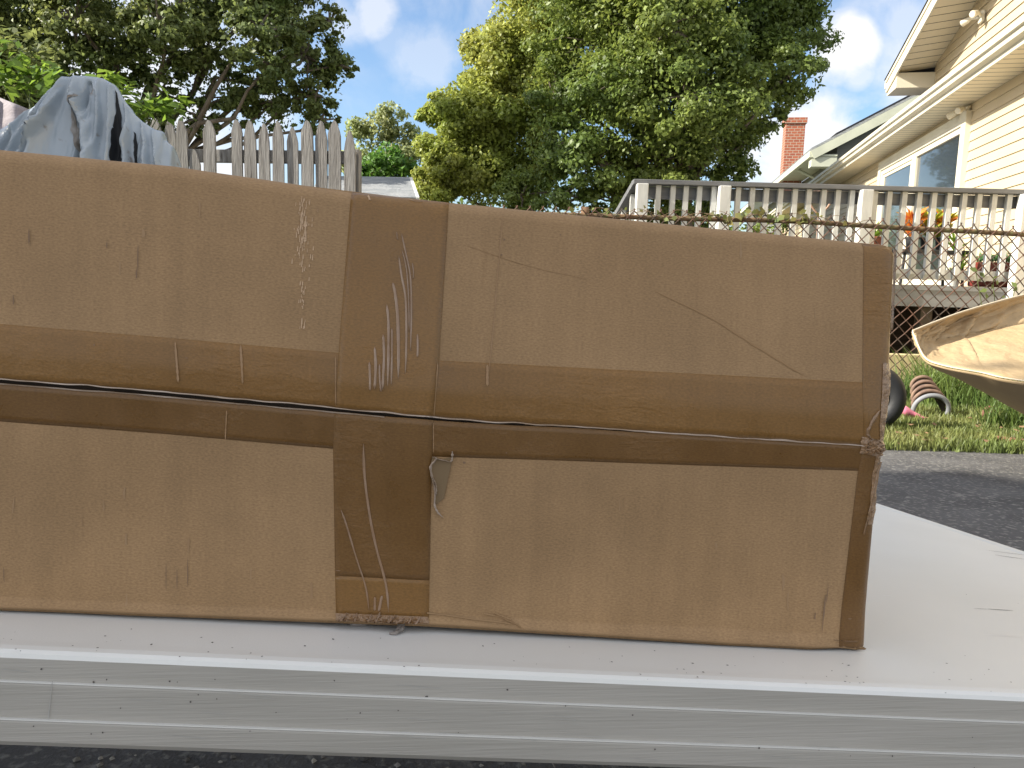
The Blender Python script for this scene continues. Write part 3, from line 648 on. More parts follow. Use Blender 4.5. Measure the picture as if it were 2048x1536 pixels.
# ------------------------------------------------------------------ picket fence
M_old = mat('weathered_wood', (.19, .175, .16), .9, (.37, .355, .335), 5, (9, 9, .8), lo=.3, hi=.7, bump=1, bscale=22, bstretch=(9, 9, .6), bdist=.006, isl=.16, col3=(.085, .07, .06), s3=9, lo3=.62, hi3=.72, stretch3=(6, 6, .5))
FY = 4.7
pf = empty('picket_fence', at_y(520, 800, FY), 'weathered grey wooden picket fence with gaps above the carton', 'fence')
PK = [(336, 238, 22), (362, 236, 22), (417, 240, 23), (471, 238, 20), (500, 240, 23), (527, 246, 21), (554, 242, 21), (584, 253, 20), (614, 240, 23), (641, 241, 22), (669, 240, 24), (699, 260, 22)]
PK += [(310 - 27 * k, 238 + random.uniform(-4, 8), 22) for k in range(12)] + [(388, 298, 20)]
for px, py, w in PK:
    tpz = at_y(px, py, FY); w = w / FPX * FY; hgt = tpz.z - gz(FY); b = MB(); lean = random.uniform(-.012, .012); yo = random.uniform(-.006, .006)
    prof = [(-.5, 0), (-.5, .90), (-.42, .93), (-.22, .975), (-.10, 1), (.08, .995), (.24, .97), (.43, .92), (.5, .89), (.5, 0)]
    ts = .75
    rows = [0, .3, .6, .8, .93]
    def X(u, h_): return tpz.x + u * w + lean * (h_ / hgt - .5) + .004 * noise.noise(Vector((u * 3, h_ * 6, px)))
    nose = .085 + random.uniform(-.015, .03)
    pts = [(-.5, 0)] + [(-.5, hgt * k / 8) for k in range(1, 8)] + [(-.5, hgt - nose), (-.40, hgt - nose * .62), (-.2, hgt - nose * .2), (-.06, hgt), (.07, hgt - .004), (.22, hgt - nose * .25), (.41, hgt - nose * .7), (.5, hgt - nose * 1.05)] + [(.5, hgt * k / 8) for k in range(7, -1, -1)]
    n_ = len(pts); base = FY + yo
    vs = [(X(u, h_), base, gz(FY) + h_) for u, h_ in pts] + [(X(u, h_), base + .02, gz(FY) + h_) for u, h_ in pts]
    b.add(vs, [tuple(range(n_))] + [tuple(range(2 * n_ - 1, n_ - 1, -1))] + [(k, (k + 1) % n_, n_ + (k + 1) % n_, n_ + k) for k in range(n_)])
    b.build('picket', M_old, pf)
for yz in (312, 640):
    p0 = at_y(-30, yz - 6, FY + .045); p1 = at_y(712, yz + 4, FY + .045); b = MB()
    d = (p1 - p0); b.box((p0 + p1) / 2, (d.length, .035, .075), d.normalized(), Vector((0, 1, 0)), Vector((0, 0, 1)), .004); b.build('rail', M_old, pf)
p = at_y(706, 300, FY + .11); b = MB(); b.box((p.x, p.y, (p.z + gz(FY)) / 2), (.09, .09, p.z - gz(FY)), bev=.006); b.build('post', M_old, pf)

# ------------------------------------------------------------------ tarp-covered heap
M_tarp = mat('silver_tarp', (.37, .425, .475), .25, (.33, .38, .425), 3, (1, 1, 1.5), 5, .35, .68, bump=.5, bscale=22, bdist=.006, col3=(.22, .20, .18), s3=16, lo3=.64, hi3=.74, spec=.5, coat=.3)
TY = 3.5
PT = [(-260, 330), (-120, 300), (0, 262), (40, 236), (80, 206), (115, 172), (134, 155), (165, 151), (205, 156), (226, 168), (245, 195), (262, 222), (285, 243), (308, 258), (326, 263), (330, 280), (346, 293), (352, 330), (356, 420)]
cols = []
b = MB(); nX = 300; nA = 130
PX0, PX1 = PT[0][0], PT[-1][0]
TF = [([(134, 0), (122, .2), (108, .5)], .085, 24), ([(152, 0), (165, .15), (205, .35), (240, .55)], .075, 18), ([(222, 0), (236, .2), (246, .5)], .06, 13), ([(254, 0), (274, .3), (292, .5)], .055, 11), ([(285, 0), (312, .3), (325, .5)], .05, 10),
      ([(112, 0), (70, .2), (20, .5)], .06, 22), ([(60, 0), (10, .25), (-40, .5)], .06, 20), ([(308, 0), (335, .3)], .04, 9), ([(180, .05), (186, .2), (196, .5)], -.05, 14), ([(160, .10), (200, .30)], .022, 5), ([(190, .12), (176, .42)], .022, 5), ([(140, .12), (84, .44)], .03, 7), ([(96, .12), (100, .46)], .025, 6), ([(40, .06), (66, .40)], .028, 7), ([(266, .1), (258, .4)], .02, 4), ([(296, .05), (286, .34)], .02, 4), ([(20, .1), (-20, .4)], .03, 8), ([(128, .22), (60, .48)], .04, 12), ([(200, 0), (212, .3), (216, .5)], .035, 8), ([(0, 0), (-60, .4)], .05, 20), ([(-100, 0), (-140, .4)], .06, 25)]
def tarp_pt(u, a):
    px = PX0 + (PX1 - PX0) * u; i, f = interp([q[0] for q in PT], px); py = PT[i][1] * (1 - f) + PT[i + 1][1] * f
    topp = at_y(px, py, TY); H_ = topp.z - gz(TY)
    # a<0 front, a>0 back
    k = abs(a); drop = H_ * (k ** 1.35) * .97
    spread = (.10 + .42 * k) * (1 if a > 0 else 1.0)
    ang = (px - 185) / 230.0
    fold = .018 * math.sin(ang * 7 + k * 2) * min(1, k * 3.2)
    for pl, A_, w_ in TF:
        q = k if a < 0 else k + .03
        for (x0, k0), (x1, k1) in zip(pl[:-1], pl[1:]):
            if k0 <= q <= k1 or (pl[-1] == (x1, k1) and q > k1):
                xc = x0 + (x1 - x0) * (q - k0) / (k1 - k0); ww = w_ * (.55 + 1.3 * q); d_ = abs(px - xc - 5 * noise.noise(Vector((q * 7, x0 * .1, 0)))) / ww
                if d_ < 1: fold -= A_ * (1 - d_) ** 1.25 * min(1, q * 4 + .25) * (1 if a < 0 else -1)
                break
    fold += min(1, k * 5) * (.010 * noise.noise(Vector((ang * 8 + k * 4, k * 12, 5))) + .007 * abs(noise.noise(Vector((ang * 22 - k * 14, k * 20 + ang * 5, 8)))) + .004 * abs(noise.noise(Vector((ang * 50 + k * 30, k * 44 - ang * 20, 2)))))
    y = topp.y + (1 if a > 0 else -1) * (spread * k ** .5) + fold
    x = topp.x + .12 * ang * k + .006 * noise.noise(Vector((ang * 6, k * 6, 4))) * min(1, 3 * k)
    return (x, y, topp.z - drop + .006 * noise.noise(Vector((ang * 9, k * 11, 2))) * min(1, 3 * k))
b.grid(tarp_pt, lin(0, 1, nX), lin(-1, 1, nA))
tp_root = empty('tarp_heap', at_y(180, 700, TY), 'heap of stored things draped with a crumpled silver-blue tarp at left', 'tarp')
b.build('tarp', M_tarp, tp_root, smooth=True)
# brown worn patches and the black underside showing in a fold
def tarp_strip(name, pts, m):
    """pts: (centre px, half width px, k)"""
    b = MB()
    def f(u, v):
        x = v * (len(pts) - 1); j = min(int(x), len(pts) - 2); g = x - j; c, w, k = [pts[j][q] * (1 - g) + pts[j + 1][q] * g for q in range(3)]
        c += 3 * noise.noise(Vector((v * 9, u, 3))); w *= 1 + .5 * noise.noise(Vector((v * 13, round(u), 6)))
        p = Vector(tarp_pt((c + w * u - PX0) / (PX1 - PX0), -k)); return p + Vector((0, -.006, .002))
    b.grid(f, lin(-1, 1, 8), lin(0, 1, 40)); return b.build(name, m, tp_root, smooth=True)
tarp_strip('black_fold', [(236, 2, .02), (246, 5, .12), (252, 9, .25), (262, 12, .38), (275, 10, .5), (290, 4, .62)], mat('black_tarp', (.012, .013, .015), .6, spec=.2))
tarp_strip('black_fold', [(278, 2, .12), (286, 5, .22), (300, 5, .34), (318, 2, .46)], bpy.data.materials['black_tarp'])
M_worn = mat('worn_tarp', (.17, .145, .12), .7, (.34, .33, .32), 20)
tarp_strip('worn_patch', [(172, 1, .14), (168, 5, .20), (176, 8, .28), (187, 5, .36), (192, 1, .42)], M_worn)
tarp_strip('worn_patch', [(212, 2, .40), (212, 9, .48), (218, 11, .6), (228, 6, .7)], M_worn)
# canvas behind at far left
b = MB()
def cv(u, v):
    px = -120 + 190 * u; y0 = 150 + 75 * u ** 1.1 + (10 if u < .4 else 0); p = at_y(px, y0 + 170 * v, 4.1 + .05 * math.sin(u * 14) * (1 - v) - .2 * v); return p
b.grid(cv, lin(0, 1, 40), lin(0, 1, 20))
M_canv = mat('faded_mauve_canvas', (.36, .33, .36), .85, (.27, .24, .26), 4, (1, 1, 6), bump=.6, bscale=25, bstretch=(1, 1, 3), bdist=.01)
o = b.build('canvas_sheet', M_canv, None, smooth=True, solid=.004); tag(o, 'faded mauve-grey canvas sheet behind the tarp at the left edge', 'canvas')
b = MB(); pc = at_y(-60, 200, 4.2); b.box((pc.x, pc.y, (pc.z + gz(4.2)) / 2 - .03), (.7, .14, pc.z - gz(4.2) - .1), bev=.01); o = b.build('wood_pallet', M_old, None); tag(o, 'upright weathered board behind the mauve canvas', 'board')
# heap inside, so that the tarp covers something
b = MB(); b.box((at_y(180, 500, TY).x, TY, (.35 + gz(TY)) / 2), (.9, .3, .35 - gz(TY)), bev=.02); b.build('stored_crate', M_old, tp_root)

# leafy vine behind the tarp
def leafy(name, label, cat, spots, n, size, m, stem_m, base, group=None, spread=.09):
    root = empty(name, base, label, cat, group); P, Q = [], []; sb = MB()
    for s_ in spots:
        s_ = Vector(s_); sb.tube(crooked(Vector(base), s_, 4, .03), [.008, .006, .005, .004, .002], 5, False)
        c = RNG.normal(size=(n, 3)) * spread * np.array([1, 1, .7]) + np.array(list(s_)); P.append(c); Q.append(RNG.normal(size=(n, 3)) * .5 + np.array([0, -.2, 1]))
    sb.build('stems', stem_m, root, smooth=True); leaves_mesh('leaves', np.concatenate(P), np.concatenate(Q), size, m, root, aspect=.5)
    return root
M_stem = mat('green_stem', (.10, .13, .04), .6)
vb = at_y(150, 560, 4.35)
leafy('leafy_bush', 'bright green broad-leaved bush sprouting behind the tarp', 'bush', [at_y(x, y, 4.35) for x, y in ((75, 145), (100, 160), (60, 165), (120, 185), (235, 175), (250, 205), (20, 110), (10, 140), (300, 215), (320, 205), (345, 210), (270, 235), (0, 160), (40, 170), (205, 165), (90, 190), (320, 225))], 22, .085, M_lf_fresh, M_stem, vb, spread=.05)
vb = at_y(20, 560, 5.2)
leafy('dark_shrub', 'dark green shrub at the left edge under the oak', 'shrub', [at_y(x, y, 5.2) for x, y in [(random.uniform(-120, 110), random.uniform(100, 260)) for _ in range(34)]], 90, .07, M_lf_oak, M_stem, vb, spread=.10)

# ------------------------------------------------------------------ far shed
M_shing = mat('grey_shingle', (.20, .215, .23), .9, (.29, .30, .31), 3, (1, 1, 9), bump=.8, bscale=14, bstretch=(1, 1, 6), bdist=.03)
M_white = mat('white_paint', (.72, .71, .68), .5, (.62, .61, .57), 4, bump=.2, bscale=60, bdist=.002)
SY = 13.0
sh = empty('garden_shed', at_y(760, 640, SY), 'small shed with grey shingle roof and white trim seen past the picket fence', 'shed')
pA, pB = at_y(640, 358, SY + 1.4), at_y(820, 361, SY + 1.4); pC, pD = at_y(834, 402, SY), at_y(620, 398, SY)
b = MB(); b.quad(pA, pB, pC, pD); b.build('roof', M_shing, sh, solid=.06)
b = MB(); b.box(((pC.x + pD.x) / 2 - .05, SY + 1.2, (pC.z - .3) / 2), ((pC.x - pD.x) - .3, 2, pC.z - .1 + .3)); b.build('wall', M_white, sh)
b = MB(); b.box((pB + pC) / 2 + Vector((.02, -.02, 0)), ((pB - pC).length, .05, .12), (pB - pC).normalized(), Vector((1, 0, 0)), (pB - pC).normalized().cross(Vector((1, 0, 0)))); b.build('rake_board', M_white, sh)

# ------------------------------------------------------------------ chain link fence
M_rust = mat('rusty_wire', (.15, .075, .05), .75, (.07, .052, .04), 7, lo=.35, hi=.6)
M_rail = mat('rusty_pipe', (.12, .09, .05), .85, (.20, .11, .06), 11, lo=.35, hi=.6, bump=.6, bscale=50, bdist=.004, col3=(.16, .15, .07), s3=25, lo3=.5, hi3=.65)
CY = 4.6
cf = empty('chain_link_fence', (2, CY, gz(CY)), 'rusty chain-link fence with a top pipe in front of the deck', 'fence')
railz = lambda x: min(.885 - .031 * (x - 1.21), .872)
b = MB(); xs = lin(-1.2, 4.6, 30); b.tube([(x, CY, railz(x) + .002 * math.sin(x * 5)) for x in xs], .0145, 10); b.build('top_rail', M_rail, cf, smooth=True)
b = MB(); pit = .0762; zb = gz(CY) + .0
for fam in (1, -1):
    k = -40
    while k < 100:
        x0 = -1.2 + k * pit; k += 1
        # line x = x0 + fam*(z-zb)*0.5*... ; slope one (diamond as tall as wide)
        L_ = 1.35; t1 = None
        zt = railz(x0) + .034
        xa, xb_ = x0, x0 + fam * (zt - zb)
        z0, z1 = zb, zt
        if min(xa, xb_) < -1.2 or max(xa, xb_) > 4.6: continue
        # align tips on a common comb: shift so that tops fall on multiples of the pitch
        sh_ = (round(xb_ / pit) * pit) - xb_; xa += sh_; xb_ += sh_
        zt = railz(xb_) + .034
        n_ = int((zt - zb) / (pit / 2)); pts = []
        for i in range(n_ + 1):
            f = i / n_; x = xa + (xb_ - xa) * f; z = zb + (zt - zb) * f
            pts.append((x, CY - .022 + fam * .0028 * (1 if i % 2 else -1), z))
        pts.append((xb_ + fam * .004, CY - .022, zt + .012)); 
        b.tube(pts, .0033, 5, False)
b.build('wire_mesh', M_rust, cf)
for x in (-1.2, .4, 4.55):
    b = MB(); b.tube([(x, CY + .01, gz(CY) - .1), (x, CY + .01, railz(x) + .05)], .024, 10); b.build('post', M_rail, cf, smooth=True)
vine = empty('creeping_vine', (1.6, CY, .8), 'thin green and yellow vine creeping along the chain-link top pipe', 'vine')
sb = MB(); P = []; Q = []
pts = [Vector((x, CY - .03 + .015 * math.sin(x * 31), railz(x) + .012 + .02 * math.sin(x * 19))) for x in lin(.2, 2.1, 80)]
sb.tube(pts, .0018, 5, False)
sb.tube([Vector((x, CY + .02, railz(x) + .03 + .02 * math.sin(x * 27 + 1))) for x in lin(.3, 1.9, 80)], .0015, 5, False); sb.build('stem', mat('dry_vine', (.22, .15, .08), .8), vine, smooth=True)
for p in pts:
    dens = 2 if 1.15 < p.x < 1.75 and random.random() < .8 else (random.random() < .25)
    for _ in range(dens): P.append([p.x + random.gauss(0, .03), p.y + random.gauss(0, .02), p.z + random.gauss(.012, .022)]); Q.append([random.gauss(0, .5), -1, random.gauss(.3, .4)])
leaves_mesh('leaves', np.array(P), np.array(Q), .042, mat('vine_leaf', (.11, .16, .04), .5, (.20, .17, .05), 9, isl=.35, trans=.3), vine, aspect=.8)
P = []; Q = []
climb = empty('climbing_weed', (3.0, CY, -.1), 'straggly dark-leaved climber in the chain-link by the red planter', 'weed')
sb = MB()
for k in range(5):
    x0 = 2.72 + k * .13; pts = [Vector((x0 + .05 * math.sin(z * 6 + k), CY - .04, z)) for z in lin(-.1, .62 - .04 * k, 24)]; sb.tube(pts, .0022, 5, False)
    for p in pts[10:]:
        if random.random() < .7: P.append([p.x + random.gauss(0, .025), p.y - .01, p.z]); Q.append([random.gauss(0, .4), -1, .3])
sb.build('stem', M_stem, climb, smooth=True); leaves_mesh('leaves', np.array(P), np.array(Q), .04, mat('weed_leaf', (.13, .17, .05), .5, isl=.4, trans=.3), climb)

# ------------------------------------------------------------------ deck
M_grey = mat('grey_deck_paint', (.115, .118, .125), .6, (.16, .163, .17), 4, (1, 6, 6), bump=.3, bscale=40, bdist=.003)
M_fas = mat('pale_grey_paint', (.26, .265, .27), .6, (.21, .215, .22), 4, (1, 6, 6))
M_bal = mat('white_deck_paint', (.64, .64, .61), .6, (.50, .50, .48), 7, (5, 5, 1), lo=.3, hi=.75, bump=.5, bscale=25, bstretch=(6, 6, .7), bdist=.003)
DY = 6.7
deck = empty('wooden_deck', (2.8, DY, gz(DY)), 'raised wooden deck with grey rail cap and white balusters beside the cream house', 'deck')
def dx(px, y=480): return at_y(px, y, DY).x
def dz(px, py): return at_y(px, py, DY).z
ZR = 1.352; XL = dx(1272); XR = 4.75
b = MB(); b.box(((XL + XR) / 2 - .02, DY + .02, ZR - .02), (XR - XL + .06, .145, .04), bev=.005); b.build('rail_cap', M_grey, deck)
b = MB(); b.box(((XL + XR) / 2, DY + .045, ZR - .10), (XR - XL, .038, .10)); b.build('upper_rail', M_grey, deck)
b = MB(); b.box(((XL + XR) / 2, DY + .045, .625), (XR - XL, .038, .085), bev=.003); b.build('lower_rail', M_bal, deck)
def baluster(x, y=DY):
    b = MB(); w = .042; zt = ZR - .042; zbm = .575; th = .038; y0, y1 = y - .017, y + .024
    # chamfered foot
    vs = [(x - w / 2, y0, zbm + .05), (x + w / 2, y0, zbm + .05), (x + w / 2, y1, zbm), (x - w / 2, y1, zbm), (x - w / 2, y0, zt), (x + w / 2, y0, zt), (x + w / 2, y1, zt), (x - w / 2, y1, zt)]
    b.add(vs, ((0, 3, 2, 1), (4, 5, 6, 7), (0, 1, 5, 4), (1, 2, 6, 5), (2, 3, 7, 6), (3, 0, 4, 7))); return b.build('baluster', M_bal, deck)
for px in (1316, 1345, 1371, 1398, 1427, 1475.5, 1503.7, 1531.5, 1560, 1589, 1617, 1646.6, 1675, 1703, 1749, 1778, 1808, 1838, 1867.5, 1898, 1928, 1958, 1988, 2018, 2070): baluster(dx(px, 395) )
for px in (1281, 1444, 1725, 2043):
    x = dx(px, 395); b = MB(); b.box((x, DY - .062, (ZR - .041 + .30) / 2), (.095, .09, ZR - .041 - .30), bev=.006); b.build('railing_post', M_bal, deck)
def wallX(y): return 3.1 + .2126 * y
b = MB(); za, zb2 = .49, .53
pl = [(XL - .02, DY - .03), (wallX(DY) + .3, DY - .03), (wallX(14), 14), (XL + .9, 14)]
vs = [(x, y, zb2) for x, y in pl] + [(x, y, za) for x, y in pl]
b.add(vs, ((0, 1, 2, 3), (7, 6, 5, 4), (0, 4, 5, 1), (1, 5, 6, 2), (2, 6, 7, 3), (3, 7, 4, 0))); b.build('deck_boards', M_fas, deck)
b = MB(); b.box(((XL + XR) / 2, DY + .0, .42), (XR - XL, .04, .139)); b.build('fascia_board', M_fas, deck)
for x in (XL + .1, 2.4, 3.6, 4.6):
    b = MB(); b.box((x, DY + .1, (.35 + gz(DY)) / 2), (.1, .1, .35 - gz(DY))); b.build('deck_post', mat('dark_wood', (.09, .07, .05), .9), deck)
# boards closing the space beneath, well back; near-black tone paints the under-deck shade
b = MB(); b.box((3.0, DY + 1.3, .09), (4.4, .03, .75)); b.build('under_deck_boards', mat('under_deck_shade', (.035, .025, .018), .95, (.06, .04, .03), 5, (1, 1, 8)), deck)
# stair rail going down away on the left
p0 = Vector((XL, DY + .02, ZR - .02)); d = Vector((-.10, .55, -.27)).normalized(); b = MB(); b.box(p0 + d * .8, (1.6, .10, .04), d, d.cross(Vector((0, 0, 1))).normalized(), d.cross(Vector((0, 0, 1))).cross(d).normalized()); b.build('stair_handrail', M_grey, deck)
for k in range(6):
    q = p0 + d * (.15 + .26 * k); b = MB(); b.box((q.x, q.y, q.z - .42), (.04, .04, .8)); b.build('stair_baluster', M_bal, deck)
for k in range(3):
    b = MB(); b.box((XL - .35, DY + .5 + .3 * k, .36 - .19 * k), (.8, .3, .04)); b.build('stair_tread', M_grey, deck)

# deck furniture and plants
M_croton_y = mat('yellow_leaf', (.50, .42, .04), .4, (.16, .26, .03), 20, isl=.3, trans=.3)
M_croton_r = mat('orange_red_leaf', (.50, .11, .02), .4, (.55, .30, .03), 22, isl=.3, trans=.3)
M_terr = mat('terracotta', (.36, .13, .07), .75, (.28, .10, .06), 10)
M_maroon = mat('maroon_plastic', (.17, .03, .025), .4)
M_blk = mat('black_metal', (.03, .03, .032), .5)
def pot(name, label, c, r, h, m, group=None):
    root = empty(name, c, label, 'planter', group); c = Vector(c); b = MB(); n_ = 20
    rings = [(r * .72, 0), (r * .95, h * .85), (r * 1.07, h * .86), (r * 1.07, h), (r * .93, h), (r * .88, h * .8), (0.001, h * .8)]
    vs = [c + Vector((rr * math.cos(k * 2 * math.pi / n_), rr * math.sin(k * 2 * math.pi / n_), z)) for rr, z in rings for k in range(n_)]
    b.add(vs, [(j * n_ + k, j * n_ + (k + 1) % n_, (j + 1) * n_ + (k + 1) % n_, (j + 1) * n_ + k) for j in range(len(rings) - 1) for k in range(n_)] + [tuple(range(n_ - 1, -1, -1))]); b.build('pot', m, root, smooth=False)
    return root
def fan_plant(root, c, n, L_, w, m, name='leaves', spread=.6, up=.8):
    b = MB(); c = Vector(c)
    for i in range(n):
        a = random.uniform(0, 6.28); e = random.uniform(.1, spread); d = Vector((math.cos(a) * e, math.sin(a) * e, up)).normalized(); l = L_ * random.uniform(.5, 1.1)
        sd = d.cross(Vector((math.sin(a * 3), math.cos(a * 2), .2))).normalized() * w * random.uniform(.6, 1.2); m1 = c + d * l * .55; t = c + d * l + Vector((d.x, d.y, -.25)) * l * .25
        b.add([c, m1 - sd, t, m1 + sd], ((0, 1, 2, 3),))
    b.build(name, m, root)
# small dark patio table with three flower pots
pt = at_y(1850, 505, 7.3)
tb = empty('patio_table', (pt.x, 7.3, .53), 'dark patio table behind the deck balusters under the flower pots', 'table'); b = MB(); b.box((pt.x, 7.3, pt.z), (.62, .4, .035), bev=.006); b.build('tabletop', M_blk, tb)
for i in (-.26, .26):
    for j in (-.15, .15): b = MB(); b.tube([(pt.x + i, 7.3 + j, pt.z), (pt.x + i * 1.1, 7.3 + j * 1.1, .53)], .014, 8); b.build('leg', M_blk, tb)
for px, lab, mm_, nm in ((1822, 'pot with orange and red leaves, leftmost on the patio table', M_croton_r, 'r'), (1852, 'pot with yellow spiky leaves, middle of the patio table', M_croton_y, 'y'), (1882, 'pot with red and yellow leaves, rightmost on the patio table', M_croton_r, 'm')):
    q = at_y(px, 500, 7.3); c = (q.x, 7.3, pt.z + .018); ro = pot('flower_pot', lab, c, .06, .12, M_blk, 'flower pots on the patio table')
    for k in range(5): fan_plant(ro, (c[0] + random.gauss(0, .025), c[1] + random.gauss(0, .02), c[2] + .12 + .035 * k), 16, .17, .022, mm_ if (nm != 'm' or k % 2) else M_croton_y, 'foliage', 1.0, .7)
    if nm == 'y': fan_plant(ro, (c[0], c[1], c[2] + .25), 14, .24, .008, M_croton_y, 'blades', .5, 1)
# terracotta bowl further left
q = at_y(1742, 472, 7.25); ro = pot('terracotta_bowl', 'terracotta bowl planter behind the railing post, left of the patio table', (q.x, 7.25, q.z - .1), .13, .09, M_terr); b = MB(); b.tube([(q.x, 7.25, .53), (q.x, 7.25, q.z - .1)], .02, 8); b.build('stand', M_blk, ro)
fan_plant(ro, (q.x, 7.25, q.z - .03), 26, .22, .02, M_lf_fresh, 'foliage', 1.1, .6)
# maroon trough with herbs
for px0, px1, lab in ((1950, 2032, 'maroon trough planter with small herbs behind the deck balusters'),):
    a_, c_ = at_y(px0, 524, 7.0), at_y(px1, 576, 7.0); ro = empty('trough_planter', ((a_.x + c_.x) / 2, 7.0, .53), lab, 'planter'); b = MB(); b.box(((a_.x + c_.x) / 2, 7.0, (a_.z + .535) / 2), (c_.x - a_.x, .18, a_.z - .535), bev=.012); b.build('trough', M_maroon, ro)
    for k in range(12): fan_plant(ro, (a_.x + (c_.x - a_.x) * (k + .5) / 12, 7.0, a_.z - .01), 9, .14, .012, mat('herb_leaf', (.12, .24, .10), .5, isl=.3, trans=.3) if k == 0 else bpy.data.materials['herb_leaf'], 'herbs', .8, .8)
q = at_y(1905, 560, 7.1); ro = pot('herb_pot', 'pale yellow-green plant in a low pot right of the patio table', (q.x, 7.1, .53), .07, .1, M_bal)
for k in range(5): fan_plant(ro, (q.x + random.gauss(0, .03), 7.1, .60 + .08 * k), 16, .16, .012, M_lf_fresh, 'foliage', .8, .8)
# slim ornamental stand
q = at_y(1640, 405, 7.6); ro = empty('garden_ornament', (q.x, 7.6, .53), 'thin rusty scrollwork ornament behind the middle balusters', 'ornament'); b = MB(); b.tube([(q.x, 7.6, .53), (q.x, 7.6, q.z - .12)], .01, 6)
for s_ in (-1, 1): b.tube([Vector((q.x + s_ * (.10 * math.sin(t)), 7.6, q.z - .12 + .09 * t)) for t in lin(0, 2.6, 12)], .009, 6)
b.tube([Vector((q.x + .11 * math.cos(t), 7.6, q.z + .08 + .02 * math.sin(t))) for t in lin(0, 6.28, 16)], .012, 6); b.build('scrollwork', mat('pink_rust', (.38, .24, .17), .7), ro, smooth=True)

# pale low wall behind fence
b = MB(); b.box((3.4, 5.5, -.085), (4.2, .08, .24), bev=.005); o = b.build('garden_wall', mat('pale_yellow_board', (.62, .53, .30), .7, (.52, .44, .26), 6), None); tag(o, 'low pale yellow boarded edging behind the chain-link fence', 'edging')

# ------------------------------------------------------------------ cream house
wd = Vector((.2079, .9781, 0)); wn = Vector((-.9781, .2079, 0)); WO = Vector((3.1, 0, 0))
def wp(a, z, o=0): return WO + wd * a + wn * o + Vector((0, 0, z))
M_side = mat('cream_siding', (.585, .485, .335), .55, (.53, .44, .30), 1.2, bump=.15, bscale=60, bdist=.001)
M_trim = mat('cream_trim', (.70, .65, .52), .5, (.62, .57, .45), 2)
M_soff = mat('soffit', (.74, .66, .49), .6)
M_glass = mat('window_glass', (.035, .042, .05), .04, spec=.9, coat=1)
M_roof = mat('dark_roof', (.06, .06, .065), .9, (.10, .10, .11), 6, (1, 1, 6), bump=.6, bscale=20, bdist=.02)
house = empty('cream_house', wp(9, gz(9)), 'cream vinyl-sided house with sliding glass door and overhanging eaves', 'house')
aN, aF = 2.0, 27.0
ZE = 2.535
def siding(b, a0f, a1f, z0, z1, step=.105, o0=0):
    z = z0
    while z < z1 - .01:
        zt = min(z + step, z1); a0, a1 = a0f(z), a1f(z); a0b, a1b = a0f(zt), a1f(zt)
        b.quad(wp(a0, z, o0 + .016), wp(a1, z, o0 + .016), wp(a1b, zt, o0 + .003), wp(a0b, zt, o0 + .003))
        b.quad(wp(a0, z, o0 + .001), wp(a1, z, o0 + .001), wp(a1, z, o0 + .016), wp(a0, z, o0 + .016)); z = zt
b = MB(); siding(b, lambda z: aN, lambda z: aF, -.3, ZE); b.build('wall', M_side, house)
# gable upper wall: rises toward the camera side
aG = 10.5; pit_ = .26
zG = lambda a: 3.32 + (aG - a) * pit_
b = MB(); siding(b, lambda z: aN, lambda z: aG if z < 3.32 else max(aN, aG - (z - 3.32) / pit_), ZE + .15, 5.45); b.build('gable_wall', M_side, house)
b = MB(); b.quad(wp(aF, -.3, 0), wp(aF, ZE, 0), wp(aF, ZE, -6), wp(aF, -.3, -6)); b.quad(wp(aN, -.3, 0), wp(aN, 5.4, 0), wp(aN, 5.4, -6), wp(aN, -.3, -6)); b.quad(wp(aG, ZE, 0), wp(aG, 3.1, 0), wp(aG, 3.1, -6), wp(aG, ZE, -6)); b.build('end_wall', M_side, house)
OV = .36
# soffit planks with real grooves
b = MB(); a = aN
while a < aF + .3:
    b.quad(wp(a + .006, ZE, 0.0), wp(a + .144, ZE, 0.0), wp(a + .144, ZE, OV), wp(a + .006, ZE, OV)); b.quad(wp(a - .006, ZE + .008, 0), wp(a + .006, ZE + .008, 0), wp(a + .006, ZE + .008, OV), wp(a - .006, ZE + .008, OV)); a += .15
b.build('soffit', M_soff, house)
b = MB(); b.quad(wp(aN, ZE + .012, 0), wp(aF + .3, ZE + .012, 0), wp(aF + .3, ZE + .012, OV), wp(aN, ZE + .012, OV)); b.build('soffit_backing', mat('dark_gap', (.06, .05, .04), .9), house)
# gutter: stepped fascia profile
b = MB(); prof = [(OV, ZE - .012), (OV + .018, ZE - .012), (OV + .018, ZE + .035), (OV + .075, ZE + .050), (OV + .082, ZE + .095), (OV + .108, ZE + .102), (OV + .108, ZE + .150), (OV + .095, ZE + .150), (OV + .02, ZE + .13)]
vs = [wp(aa, z, o_) for aa in (aN, aF + .35) for o_, z in prof]; n_ = len(prof); b.add(vs, [(k, k + 1, n_ + k + 1, n_ + k) for k in range(n_ - 1)] + [tuple(range(n_)), tuple(range(2 * n_ - 1, n_ - 1, -1))]); b.build('gutter', M_trim, house)
b = MB(); b.quad(wp(aN, ZE + .14, OV + .09), wp(aG - .2, ZE + .14, OV + .09), wp(aG - .2, ZE + .36, 0), wp(aN, ZE + .36, 0)); b.quad(wp(aG - .2, ZE + .14, OV + .09), wp(aF + .3, ZE + .14, OV + .09), wp(aF + .3, ZE + 1.1, -3.5), wp(aG - .2, ZE + 1.1, -3.5)); b.build('eave_roof', M_roof, house)
